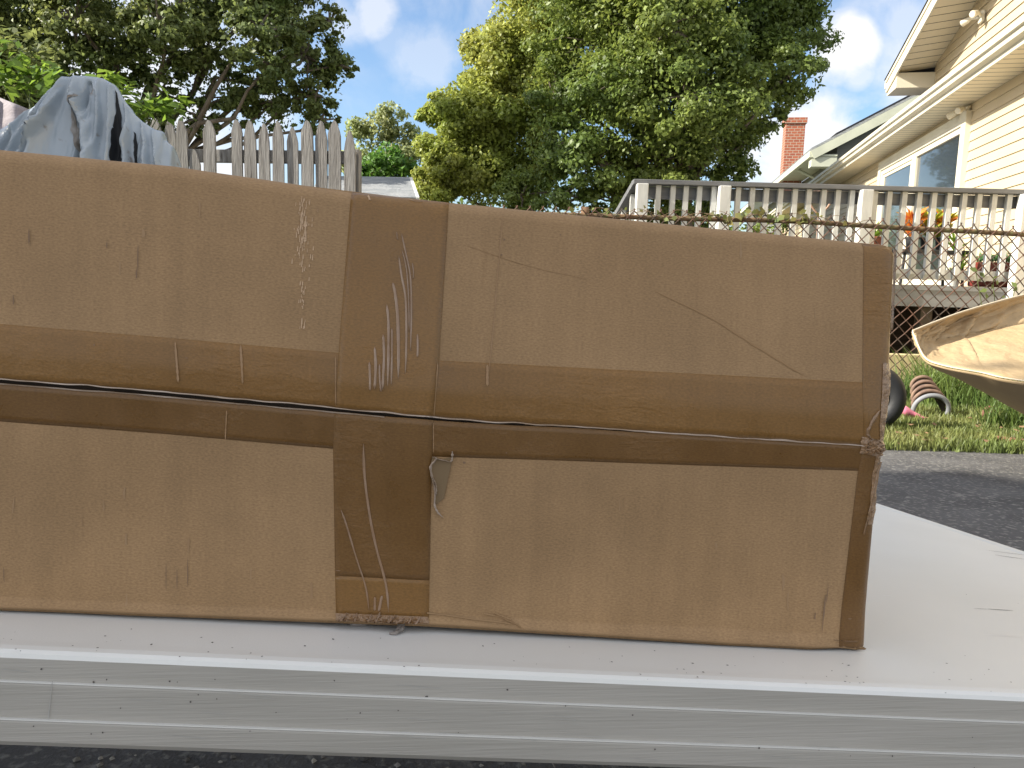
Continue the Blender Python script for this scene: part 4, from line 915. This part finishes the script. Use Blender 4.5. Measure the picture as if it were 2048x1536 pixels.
# rake of the gable roof with soffit and fascia
GO = .46
def rk(a, dz_, o): return wp(a, zG(a) + dz_, o)
aE = aG + .40
b = MB(); a = aN
while a < aG + .02:
    b.quad(rk(a + .005, .0, 0.0), rk(a + .145, .0, 0), rk(a + .145, -.06, GO), rk(a + .005, -.06, GO)); b.quad(rk(a - .005, .008, 0), rk(a + .005, .008, 0), rk(a + .005, -.052, GO), rk(a - .005, -.052, GO)); a += .15
b.build('rake_soffit', M_soff, house)
b = MB()
for dz0, dz1, o0, o1 in ((-.13, .01, GO, GO + .02), (-.005, .035, GO + .018, GO + .035)):
    P8 = [rk(aa, z, o_) for aa in (aN, aE) for o_ in (o0, o1) for z in (dz0, dz1)]
    b.add(P8, ((0, 1, 3, 2), (4, 6, 7, 5), (0, 4, 5, 1), (2, 3, 7, 6), (0, 2, 6, 4), (1, 5, 7, 3)))
b.build('rake_board', M_trim, house)
b = MB(); b.quad(rk(aN, .04, GO + .05), rk(aE + .02, .04, GO + .05), rk(aE + .02, .06, -6), rk(aN, .06, -6)); b.build('gable_roof', M_roof, house)
# boxed eave return
b = MB(); za = zG(aE) - .14; zt0 = zG(aG) - .12
vs = [wp(aG - .05, za - .03, .0), wp(aE, za - .03, 0), wp(aE, za - .03, GO + .0), wp(aG - .05, za - .03, GO - .0), wp(aG - .05, zt0 + .03, 0), wp(aE, za + .14, 0), wp(aE, za + .14, GO), wp(aG - .05, zt0 + .03, GO)]
b.add(vs, ((0, 1, 2, 3), (0, 4, 5, 1), (1, 5, 6, 2), (2, 6, 7, 3), (3, 7, 4, 0), (4, 7, 6, 5))); b.build('eave_return', M_trim, house)
b = MB(); b.box(wp(aE + .06, za + .13, GO - .46), (.12, .95, .10), wd, wn, Vector((0, 0, 1)), .01); b.build('gutter_end', M_trim, house)
# sliding door
aD0, aD1 = 9.09, 12.66; aM = 10.9; zD0, zD1 = .55, 2.31
door = None
fr = MB()
def wbox(b, a0, a1, z0, z1, o0, o1, bev=.004): b.box(wp((a0 + a1) / 2, (z0 + z1) / 2, (o0 + o1) / 2), (a1 - a0, o1 - o0, z1 - z0), wd, wn, Vector((0, 0, 1)), bev); return b
for a0, a1, z0, z1 in ((aD0 - .14, aD0, zD0, zD1 + .14), (aD1, aD1 + .14, zD0, zD1 + .14), (aD0, aD1, zD1, zD1 + .14)): wbox(fr, a0, a1, z0, z1, .004, .07)
for a0, a1, z0, z1 in ((aD0, aD0 + .07, zD0, zD1), (aD1 - .07, aD1, zD0, zD1), (aD0 + .07, aD1 - .07, zD1 - .07, zD1), (aM - .09, aM + .09, zD0, zD1 - .07), (aD0 + .07, aD1 - .07, zD0, zD0 + .1)): wbox(fr, a0, a1, z0, z1, .004, .05)
door = fr.build('door_frame', M_trim, house)
b = MB(); wbox(b, aD0 + .07, aM - .09, zD0 + .1, zD1 - .07, .006, .022, 0); o = b.build('glass_pane', M_glass, None); o.parent = door
b = MB(); wbox(b, aM + .20, aD1 - .15, zD0 + .1, zD1 - .12, .006, .022, 0); o = b.build('glass_pane', M_glass, None); o.parent = door
b = MB()
for a0, a1, z0, z1 in ((aM + .09, aM + .20, zD0 + .1, zD1 - .07), (aD1 - .15, aD1 - .07, zD0 + .1, zD1 - .07), (aM + .2, aD1 - .15, zD1 - .12, zD1 - .07)): wbox(b, a0, a1, z0, z1, .008, .035, .003)
o = b.build('sash', M_trim, None); o.parent = door
b = MB()
wbox(b, aD0 + .16 , aD0 + .9, zD0 + .1, zD1 - .1, .0225, .0228, 0)
# floodlights
def flood(a, z, lab):
    ro = empty('floodlight', wp(a, z, .03), lab, 'lamp', 'floodlights on the cream house'); b = MB(); wbox(b, a - .06, a + .06, z - .06, z + .06, .016, .05, .01); b.build('back_plate', M_trim, ro)
    for s_ in (-1, 1):
        c = wp(a + s_ * .09, z + .02, .10); d = (wn * .8 + wd * s_ * .7 + Vector((0, 0, -.4))).normalized(); b = MB(); b.tube([wp(a + s_ * .03, z, .05), c, c + d * .03, c + d * .10, c + d * .11], [.013, .018, .028, .037, .032], 14); b.build('lamp_head', M_trim, ro, smooth=False)
flood(9.05, 2.45, 'double floodlight under the eave at the top right of the glass door')
flood(8.9, 3.40, 'double floodlight high on the gable siding of the cream house')

# ------------------------------------------------------------------ neighbour house
M_gside = mat('green_grey_siding', (.20, .21, .19), .7, (.16, .17, .155), 2, (1, 1, 12))
M_gtrim = mat('greenish_trim', (.56, .58, .46), .6, (.48, .50, .40), 2)
M_brick = mat('brick_dummy', (.3, .1, .06), .8)
def brick_mat():
    m = bpy.data.materials.new('red_brick'); m.use_nodes = True; n = m.node_tree; p = n.nodes['Principled BSDF']; t = n.nodes.new('ShaderNodeTexBrick'); tc_ = n.nodes.new('ShaderNodeTexCoord')
    t.inputs['Scale'].default_value = 1; t.inputs['Color1'].default_value = (.40, .12, .06, 1); t.inputs['Color2'].default_value = (.30, .085, .05, 1); t.inputs['Mortar'].default_value = (.45, .36, .28, 1)
    t.inputs['Brick Width'].default_value = .24; t.inputs['Row Height'].default_value = .115; t.inputs['Mortar Size'].default_value = .012
    n.links.new(tc_.outputs['UV'], t.inputs['Vector']); n.links.new(t.outputs['Color'], p.inputs['Base Color']); p.inputs['Roughness'].default_value = .9
    bp = n.nodes.new('ShaderNodeBump'); bp.inputs['Distance'].default_value = .01; bp.invert = True; n.links.new(t.outputs['Fac'], bp.inputs['Height']); n.links.new(bp.outputs[0], p.inputs['Normal']); return m
nh = empty('neighbour_house', (14, 30, gz(30)), 'distant house with green-grey gable, pale trim and brick chimney beyond the cream house', 'house')
e1 = Vector((.18, .9837, 0)).normalized(); e2 = Vector((e1.y, -e1.x, 0)); NC = at_y(1625, 303, 28)    # eave corner
def np_(a, r_, z=0): return NC + e1 * a + e2 * r_ + Vector((0, 0, z))
hw = 5.6; rise = hw * .55
b = MB(); b.quad(np_(0, 0, .06), np_(26, 0, .06), np_(26, hw, rise + .06), np_(0, hw, rise + .06)); b.quad(np_(0, hw, rise + .06), np_(26, hw, rise + .06), np_(26, 2 * hw, .06), np_(0, 2 * hw, .06)); b.build('roof', M_shing, nh, solid=.08)
b = MB(); b.quad(np_(1.2, 1.0, .58), np_(9, 1.0, .58), np_(9, hw - .6, rise - .30), np_(1.2, hw - .6, rise - .30))
for v in range(len(b.v)): b.v[v] = (b.v[v][0], b.v[v][1], b.v[v][2] + .22)
b.build('solar_panel', mat('solar_black', (.012, .013, .018), .35), nh, solid=.05)
b = MB()
for s_ in (0, 1):
    r0, r1 = (0, hw) if s_ == 0 else (2 * hw, hw)
    d = (np_(0, r1, rise) - np_(0, r0, 0)); b.box((np_(0, r1, rise) + np_(0, r0, 0)) / 2 + Vector((0, 0, -.12)) - e1 * .02, (d.length, .06, .30), d.normalized(), e1, d.normalized().cross(e1))
b.box(np_(.28, .42, -.30), (.5, .85, .42), e1, e2, Vector((0, 0, 1)))
b.build('rake_trim', M_gtrim, nh)
b = MB(); b.box(np_(13, -.03, -.10), (26, .16, .22), e1, e2, Vector((0, 0, 1)), .02); b.build('gutter', M_gtrim, nh)
b = MB(); a = 0
while a < 26: b.quad(np_(a, .02, -.16), np_(a + .28, .02, -.16), np_(a + .28, .9, -.16), np_(a, .9, -.16)); a += .3
b.build('soffit', M_gtrim, nh)
b = MB(); z0 = gz(30) - NC.z; z = z0
vs = [np_(.4, .9, z0), np_(.4, 2 * hw - .9, z0), np_(.4, 2 * hw - .9, .3), np_(.4, hw, rise - .15), np_(.4, .9, .3)]; b.add(vs, ((0, 1, 2, 3, 4),)); b.quad(np_(.4, .9, z0), np_(25.5, .9, z0), np_(25.5, .9, -.17), np_(.4, .9, -.17)); b.build('wall', M_gside, nh)
b = MB(); q = np_(3.1, .5, -.1); b.tube([np_(3.1, -.05, -.15), np_(3.1, .35, -.35), np_(3.1, .85, -.6), np_(3.1, .85, -4)], .06, 8); b.build('downspout', M_gtrim, nh)
ch0 = at_y(1582, 340, 35); cht = at_y(1582, 250, 35); b = MB(); w2 = .40
def chim(b, w2, z0, z1):
    c = Vector((ch0.x, 35, 0)); cs = [c + e1 * i * w2 + e2 * j * w2 for i, j in ((-1, -1), (-1, 1), (1, 1), (1, -1))]
    for k in range(4):
        p, q = cs[k], cs[(k + 1) % 4]; b.add([p + Vector((0, 0, z0)), q + Vector((0, 0, z0)), q + Vector((0, 0, z1)), p + Vector((0, 0, z1))], ((0, 1, 2, 3),), [(0 + k * .37, z0), (w2 * 2 + k * .37, z0), (w2 * 2 + k * .37, z1), (k * .37, z1)])
    for zz in (z0, z1): b.add([c_ + Vector((0, 0, zz)) for c_ in cs], ((0, 1, 2, 3),), [(0, 0), (.2, 0), (.2, .05), (0, .05)])
chim(b, w2, ch0.z - 1.5, cht.z); chim(b, w2 + .06, cht.z, cht.z + .24); b.build('chimney', brick_mat(), nh)

# ------------------------------------------------------------------ far backdrop hedge to hide the bare horizon
tree('distant_hedge', 'dark row of garden greenery low behind the deck and fence', 'hedge', (0, 24, gz(24)), .8, [((x, 24 + random.uniform(-1, 1), 1.1 + random.uniform(-.3, .5)), 1.7) for x in lin(-26, 14, 26)], 42000, .2, M_lf_maple, M_bark, .06, 16, .4, .5)

# ------------------------------------------------------------------ grass
def blades(name, n, xf, yf, hmin, hmax, m, w=.0032, lean=.5):
    V = []; 
    x = xf(n); y = yf(n, x); z = np.array([gz(t) for t in y]) - .004
    h = RNG.uniform(hmin, hmax, n); a = RNG.uniform(0, 6.28, n); l = h * RNG.uniform(.1, lean, n); wa = RNG.uniform(0, 6.28, n); ww = w * RNG.uniform(.6, 1.3, n)
    V = np.empty((n, 5, 3)); W_ = np.stack([np.cos(wa) * ww, np.sin(wa) * ww, 0 * ww], 1); Bs = np.stack([x, y, z], 1); D1 = np.stack([np.cos(a) * l * .35, np.sin(a) * l * .35, h * .55], 1); D2 = np.stack([np.cos(a) * l, np.sin(a) * l, h], 1)
    V[:, 0] = Bs - W_; V[:, 1] = Bs + W_; V[:, 2] = Bs + D1 + W_ * .8; V[:, 3] = Bs + D1 - W_ * .8; V[:, 4] = Bs + D2
    me = bpy.data.meshes.new(name); me.vertices.add(n * 5); me.vertices.foreach_set('co', V.reshape(-1)); idx = np.arange(n)[:, None] * 5 + np.array([0, 1, 2, 3, 3, 2, 4]); me.loops.add(n * 7); me.loops.foreach_set('vertex_index', idx.reshape(-1).astype(np.int32))
    me.polygons.add(n * 2); st = np.empty((n, 2), np.int32); st[:, 0] = np.arange(n) * 7; st[:, 1] = st[:, 0] + 4; me.polygons.foreach_set('loop_start', st.reshape(-1)); me.polygons.foreach_set('loop_total', np.tile(np.array([4, 3], np.int32), n)); me.update(calc_edges=True); me.materials.append(m)
    o = bpy.data.objects.new(name, me); COL.objects.link(o); return o
M_gr = mat('grass_blade', (.12, .175, .045), .55, (.22, .23, .08), 2.5, isl=.4, trans=.3)
M_gr2 = mat('tall_grass_blade', (.09, .16, .04), .5, (.15, .21, .055), 3, isl=.35, trans=.3)
o = blades('grass', 90000, lambda n: RNG.uniform(.9, 4.4, n), lambda n, x: 2.81 - .02 * (x - 1.5) + RNG.uniform(0, 1, n) ** 1.15 * 2.5, .015, .055, M_gr); tag(o, 'short patchy green grass between the driveway and the fences', 'grass', kind='stuff')
o2 = blades('grass', 26000, lambda n: RNG.uniform(-5, .9, n), lambda n, x: 2.85 + RNG.uniform(0, 1, n) * 3, .03, .09, M_gr, .006); tag(o2, 'coarser grass behind the carton and tarp along the fence foot', 'grass', kind='stuff')
# tall tufts
gi = 0
for (px, n, r_, hm, yy, lab) in ((1862, 260, .06, .36, 4.35, 'tall dark grass tuft by the tip of the curled cardboard'), (1905, 320, .10, .33, 4.25, 'tall grass tuft under the curled cardboard sheet'), (1960, 260, .12, .28, 4.1, 'grass tuft behind the rusty coil in the shade of the cardboard'), (1815, 160, .05, .24, 4.4, 'shorter grass tuft beside the black wheel'), (2030, 200, .06, .20, 3.4, 'grass tuft at the right edge by the rusty brick piece')):
    x0 = at_y(px, 800, yy).x
    o = blades('grass_tuft', n, lambda m, x0=x0, r_=r_: x0 + RNG.normal(size=m) * r_, lambda m, x, yy=yy, r_=r_: yy + RNG.normal(size=m) * r_ * .6, hm * .4, hm, M_gr2, .0035, .8); tag(o, lab, 'grass tuft', 'tall grass tufts by the fence')

# ------------------------------------------------------------------ small things on the grass
def ground_at(px, py):
    d = cdir(px, py); lo_, hi_ = .5, 12
    for _ in range(50):
        m_ = (lo_ + hi_) / 2; p = CAM + d * m_
        if p.z > gz(p.y): lo_ = m_
        else: hi_ = m_
    return CAM + d * lo_
p = at_y(1743, 812, 3.3); ro = empty('black_wheel', (p.x, 3.3, gz(3.3)), 'small black rubber wheel half hidden behind the carton corner', 'wheel')
b = MB(); R0 = .105; r1 = .040; n1, n2 = 48, 14; c = Vector((p.x - .01, 3.3, gz(3.3) + R0 + r1))
ax = Vector((.25, .97, 0)).normalized(); ex = Vector((ax.y, -ax.x, 0))
vs = []
for i in range(n1):
    t = i * 2 * math.pi / n1; d = ex * math.cos(t) + Vector((0, 0, 1)) * math.sin(t)
    for j in range(n2):
        s_ = j * 2 * math.pi / n2; vs.append(c + d * (R0 + r1 * math.cos(s_)) + ax * (r1 * 1.1 * math.sin(s_)))
b.add(vs, [(i * n2 + j, ((i + 1) % n1) * n2 + j, ((i + 1) % n1) * n2 + (j + 1) % n2, i * n2 + (j + 1) % n2) for i in range(n1) for j in range(n2)]); b.build('tyre', mat('black_rubber', (.018, .019, .022), .6, bump=.3, bscale=80, bdist=.002), ro, smooth=True)
b = MB(); b.tube([c - ax * .03, c + ax * .03], .068, 20); b.build('rim', M_blk, ro)
# pink plastic toy piece
p = ground_at(1816, 842); ro = MB()
for i in range(6):
    t = i / 5
pts = [p + Vector((-.035 + .115 * t, .01 * math.sin(t * 5), .055 - .045 * t)) for t in lin(0, 1, 7)]
vs = []; n_ = 10
for i, q in enumerate(pts):
    w = [.018, .026, .030, .026, .022, .026, .022, .010][i]; h_ = [.016, .026, .024, .018, .015, .013, .011, .005][i]
    vs += [q + Vector((0, w * math.cos(k * 2 * math.pi / n_), h_ * math.sin(k * 2 * math.pi / n_))) for k in range(n_)]
ro.add(vs, [(i * n_ + k, i * n_ + (k + 1) % n_, (i + 1) * n_ + (k + 1) % n_, (i + 1) * n_ + k) for i in range(7) for k in range(n_)] + [tuple(range(n_)), tuple(range(7 * n_, 8 * n_))])
o = ro.build('pink_sandal', mat('pink_plastic', (.75, .22, .34), .45), None, smooth=True); tag(o, 'small pink plastic clog lying in the grass beside the black wheel', 'clog')
# tipped ribbed planter: bands on an arch with a grey rim
p = ground_at(1862, 838); ro = empty('ribbed_pot', p, 'tipped brown ribbed pot with grey rim lying in the grass', 'pot')
axv = Vector((.10, .85, .20)).normalized(); ex = Vector((1, -.1, 0)).normalized(); ez = ex.cross(axv).normalized()
for k in range(5):
    b = MB(); rad = .078 - .008 * k; cc = p + Vector((0, .01, .045)) + axv * (.035 * k) + Vector((0, 0, .018 * k)); 
    b.tube([cc + ex * rad * math.cos(t) * 1.05 + ez * rad * math.sin(t) * .95 for t in lin(-.35, math.pi + .35, 26)], .0095 if k else .012, 8)
    b.build('rim' if k == 0 else 'rib', mat('grey_rim', (.24, .25, .27), .6) if k == 0 else (bpy.data.materials.get('brown_rib') or mat('brown_rib', (.26, .17, .12), .7, (.16, .10, .075), 30)), ro, smooth=True)
b = MB(); rr_ = .068
b.grid(lambda t, k: p + Vector((0, .012, .045)) + axv * (.15 * k) + Vector((0, 0, .07 * k)) + ex * (rr_ - .028 * k) * math.cos(t) + ez * (rr_ - .028 * k) * math.sin(t), lin(-.35, math.pi + .35, 20), lin(0, 1, 4)); b.build('inner_wall', mat('dark_brown', (.06, .045, .035), .8), ro, smooth=True)
# small rusty coil
p = ground_at(1975, 842); b = MB(); pts = [p + Vector((.036 * (1 - t / 16) * math.cos(t), -.004 * t, .036 + .036 * (1 - t / 16) * math.sin(t))) for t in lin(0, 12, 70)]
b.tube(pts, .009, 8); o = b.build('rusty_coil', mat('rust', (.22, .10, .06), .85, (.12, .06, .04), 40), None, smooth=True); tag(o, 'small rusty spiral coil lying in the grass under the cardboard', 'coil')
p = ground_at(2018, 886); b = MB(); b.box(p + Vector((0, 0, .012)), (.10, .045, .02), Vector((.8, -.5, 0)).normalized(), Vector((.5, .8, 0)).normalized(), Vector((0, 0, 1)), .004); o = b.build('brick_fragment', mat('rust_brick', (.33, .13, .08), .9, (.2, .1, .07), 40, bump=.7, bscale=60, bdist=.004)); tag(o, 'flat reddish brick fragment in the grass near the asphalt edge', 'brick')
# fallen leaves
lf = MB()
for i in range(26):
    px, py = random.uniform(1790, 2046), random.uniform(850, 905); p = ground_at(px, py); s_ = random.uniform(.010, .022); a = random.uniform(0, 6.28); z = Vector((0, 0, .02 + random.uniform(0, .02)))
    lf.add([p + z + Vector((math.cos(a + k * 1.57) * s_ * (1 if k % 2 else .6), math.sin(a + k * 1.57) * s_ * (1 if k % 2 else .6), random.uniform(0, .01))) for k in range(4)], ((0, 1, 2, 3),))
tag(lf.build('leaf_litter', mat('dry_leaf', (.28, .17, .09), .8, isl=.4)), 'scattered dry brown leaves on the grass edge', 'leaves', kind='stuff')

# ------------------------------------------------------------------ curled cardboard sheet at right
M_kraft = mat('kraft_cardboard', (.47, .35, .205), .7, (.40, .29, .16), 4, bump=.8, bscale=11, bdist=.03, col3=(.44, .30, .15), s3=14, lo3=.62, hi3=.72)
M_kedge = mat('kraft_edge', (.66, .58, .44), .8)
ks = empty('curled_cardboard', at_y(2060, 930, 2.6), 'big curled sheet of tan cardboard leaning over the grass at the right edge', 'cardboard')
def bez(P, t):
    P = [Vector(q) for q in P]
    while len(P) > 1: P = [P[i].lerp(P[i + 1], t) for i in range(len(P) - 1)]
    return P[0]
def poly(P, t):
    P = [Vector(q) for q in P]; x = t * (len(P) - 1); j = min(int(x), len(P) - 2); f = x - j
    p0, p1, p2, p3 = P[max(j - 1, 0)], P[j], P[j + 1], P[min(j + 2, len(P) - 1)]
    return .5 * ((2 * p1) + (-p0 + p2) * f + (2 * p0 - 5 * p1 + 4 * p2 - p3) * f * f + (-p0 + 3 * p1 - 3 * p2 + p3) * f ** 3)
topE = [at_d(1826, 661, 2.62), at_d(1868, 644, 2.66), at_d(1935, 620, 2.72), at_d(2048, 589, 2.8), at_d(2200, 555, 2.9), at_d(2400, 530, 3.0)]
lip = [at_d(1828, 668, 2.60), at_d(1848, 714, 2.52), at_d(1885, 731, 2.46), at_d(1960, 745, 2.38), at_d(2048, 762, 2.30), at_d(2180, 790, 2.2)]
lip = lip[:5] + [at_d(2380, 800, 2.15)]
bot = [at_d(1838, 690, 2.64), at_d(1856, 722, 2.62), at_d(1895, 742, 2.60), at_d(1965, 778, 2.58), at_d(2048, 824, 2.56), at_d(2300, 960, 2.5)]
def inner(u, v):
    a, c = poly(topE, u), poly(lip, u); q = a.lerp(c, v)
    bow = math.sin(v * math.pi) * min(1, u * 2.2)
    w = .018 * noise.noise(Vector((u * 9, v * 4, 3))) + .010 * noise.noise(Vector((u * 22, v * 9, 6)))
    w += .012 * abs(noise.noise(Vector((u * 16, v * 7, 9)))) + .034 * math.exp(-((v - .62 + .25 * (u - .45)) / .05) ** 2) * max(0, min(1, (u - .38) * 5)) - .022 * math.exp(-((u - .50 - .12 * v) / .012) ** 2) - .014 * math.exp(-((u - .22 - .10 * (1 - v)) / .01) ** 2)
    return q + Vector((.0, .16, -.01)) * bow + Vector((0, w, 0)) * min(1, 5 * v * 1, 5 * (1 - v))
b = MB(); b.grid(inner, lin(0, 1, 110), lin(0, 1, 50)); b.build('inner_panel', M_kraft, ks, smooth=True, solid=.005)
def under(u, v):
    a, c = poly(lip, u), poly(bot, u); q = a.lerp(c, v); return q + Vector((0, -.03, -.01)) * math.sin(v * math.pi) * min(1, u * 3) + Vector((0, .006 * noise.noise(Vector((u * 12, v * 5, 1))), -.003))
b = MB(); b.grid(under, lin(0, 1, 80), lin(0, 1, 20)); b.build('outer_panel', mat('kraft_outer', (.38, .28, .16), .75, (.33, .24, .13), 5), ks, smooth=True, solid=.005)
b = MB(); b.tube([poly(lip, u) + Vector((0, -.001, .001)) for u in lin(.02, 1, 90)], .0024, 6); b.tube([poly(topE, u) for u in lin(0, 1, 90)], .0024, 6); b.tube([poly(topE, u) + Vector((0, 0, 0)) if False else bez([topE[0], at_d(1824, 664, 2.6), lip[0], at_d(1834, 690, 2.56), lip[1]], u) for u in lin(0, 1, 16)], .0024, 6)
b.build('cut_edge', M_kedge, ks, smooth=True)
# white label corner and printed bars
b = MB(); b.add([inner(u, v) + Vector((0, -.007, .003)) for u, v in ((.70, .90), (.80, .84), (.97, .80), (.97, .98), (.74, .98))], ((0, 1, 2, 3, 4),)); b.build('paper_label', mat('white_label', (.72, .73, .76), .5), ks)
b = MB()
for k in range(3):
    u0 = .775 + .012 * k; q = [under(u0, .22), under(u0 + .005, .22), under(u0 + .055, .52), under(u0 + .05, .52)]; b.add([x + Vector((0, -.006, 0)) for x in q], ((0, 1, 2, 3),))
b.build('printed_bars', mat('print_black', (.06, .05, .04), .7), ks)
# an end panel resting on the ground outside the view
b = MB(); e = bot[-1]; b.quad(bot[-1], lip[-1], Vector((lip[-1].x + .25, lip[-1].y, gz(lip[-1].y))), Vector((e.x + .2, e.y, gz(e.y)))); b.quad(bot[-1], topE[-1], Vector((topE[-1].x + .2, topE[-1].y, gz(3.0))), Vector((e.x + .2, e.y, gz(e.y)))); b.build('end_panel', M_kraft, ks, solid=.005)
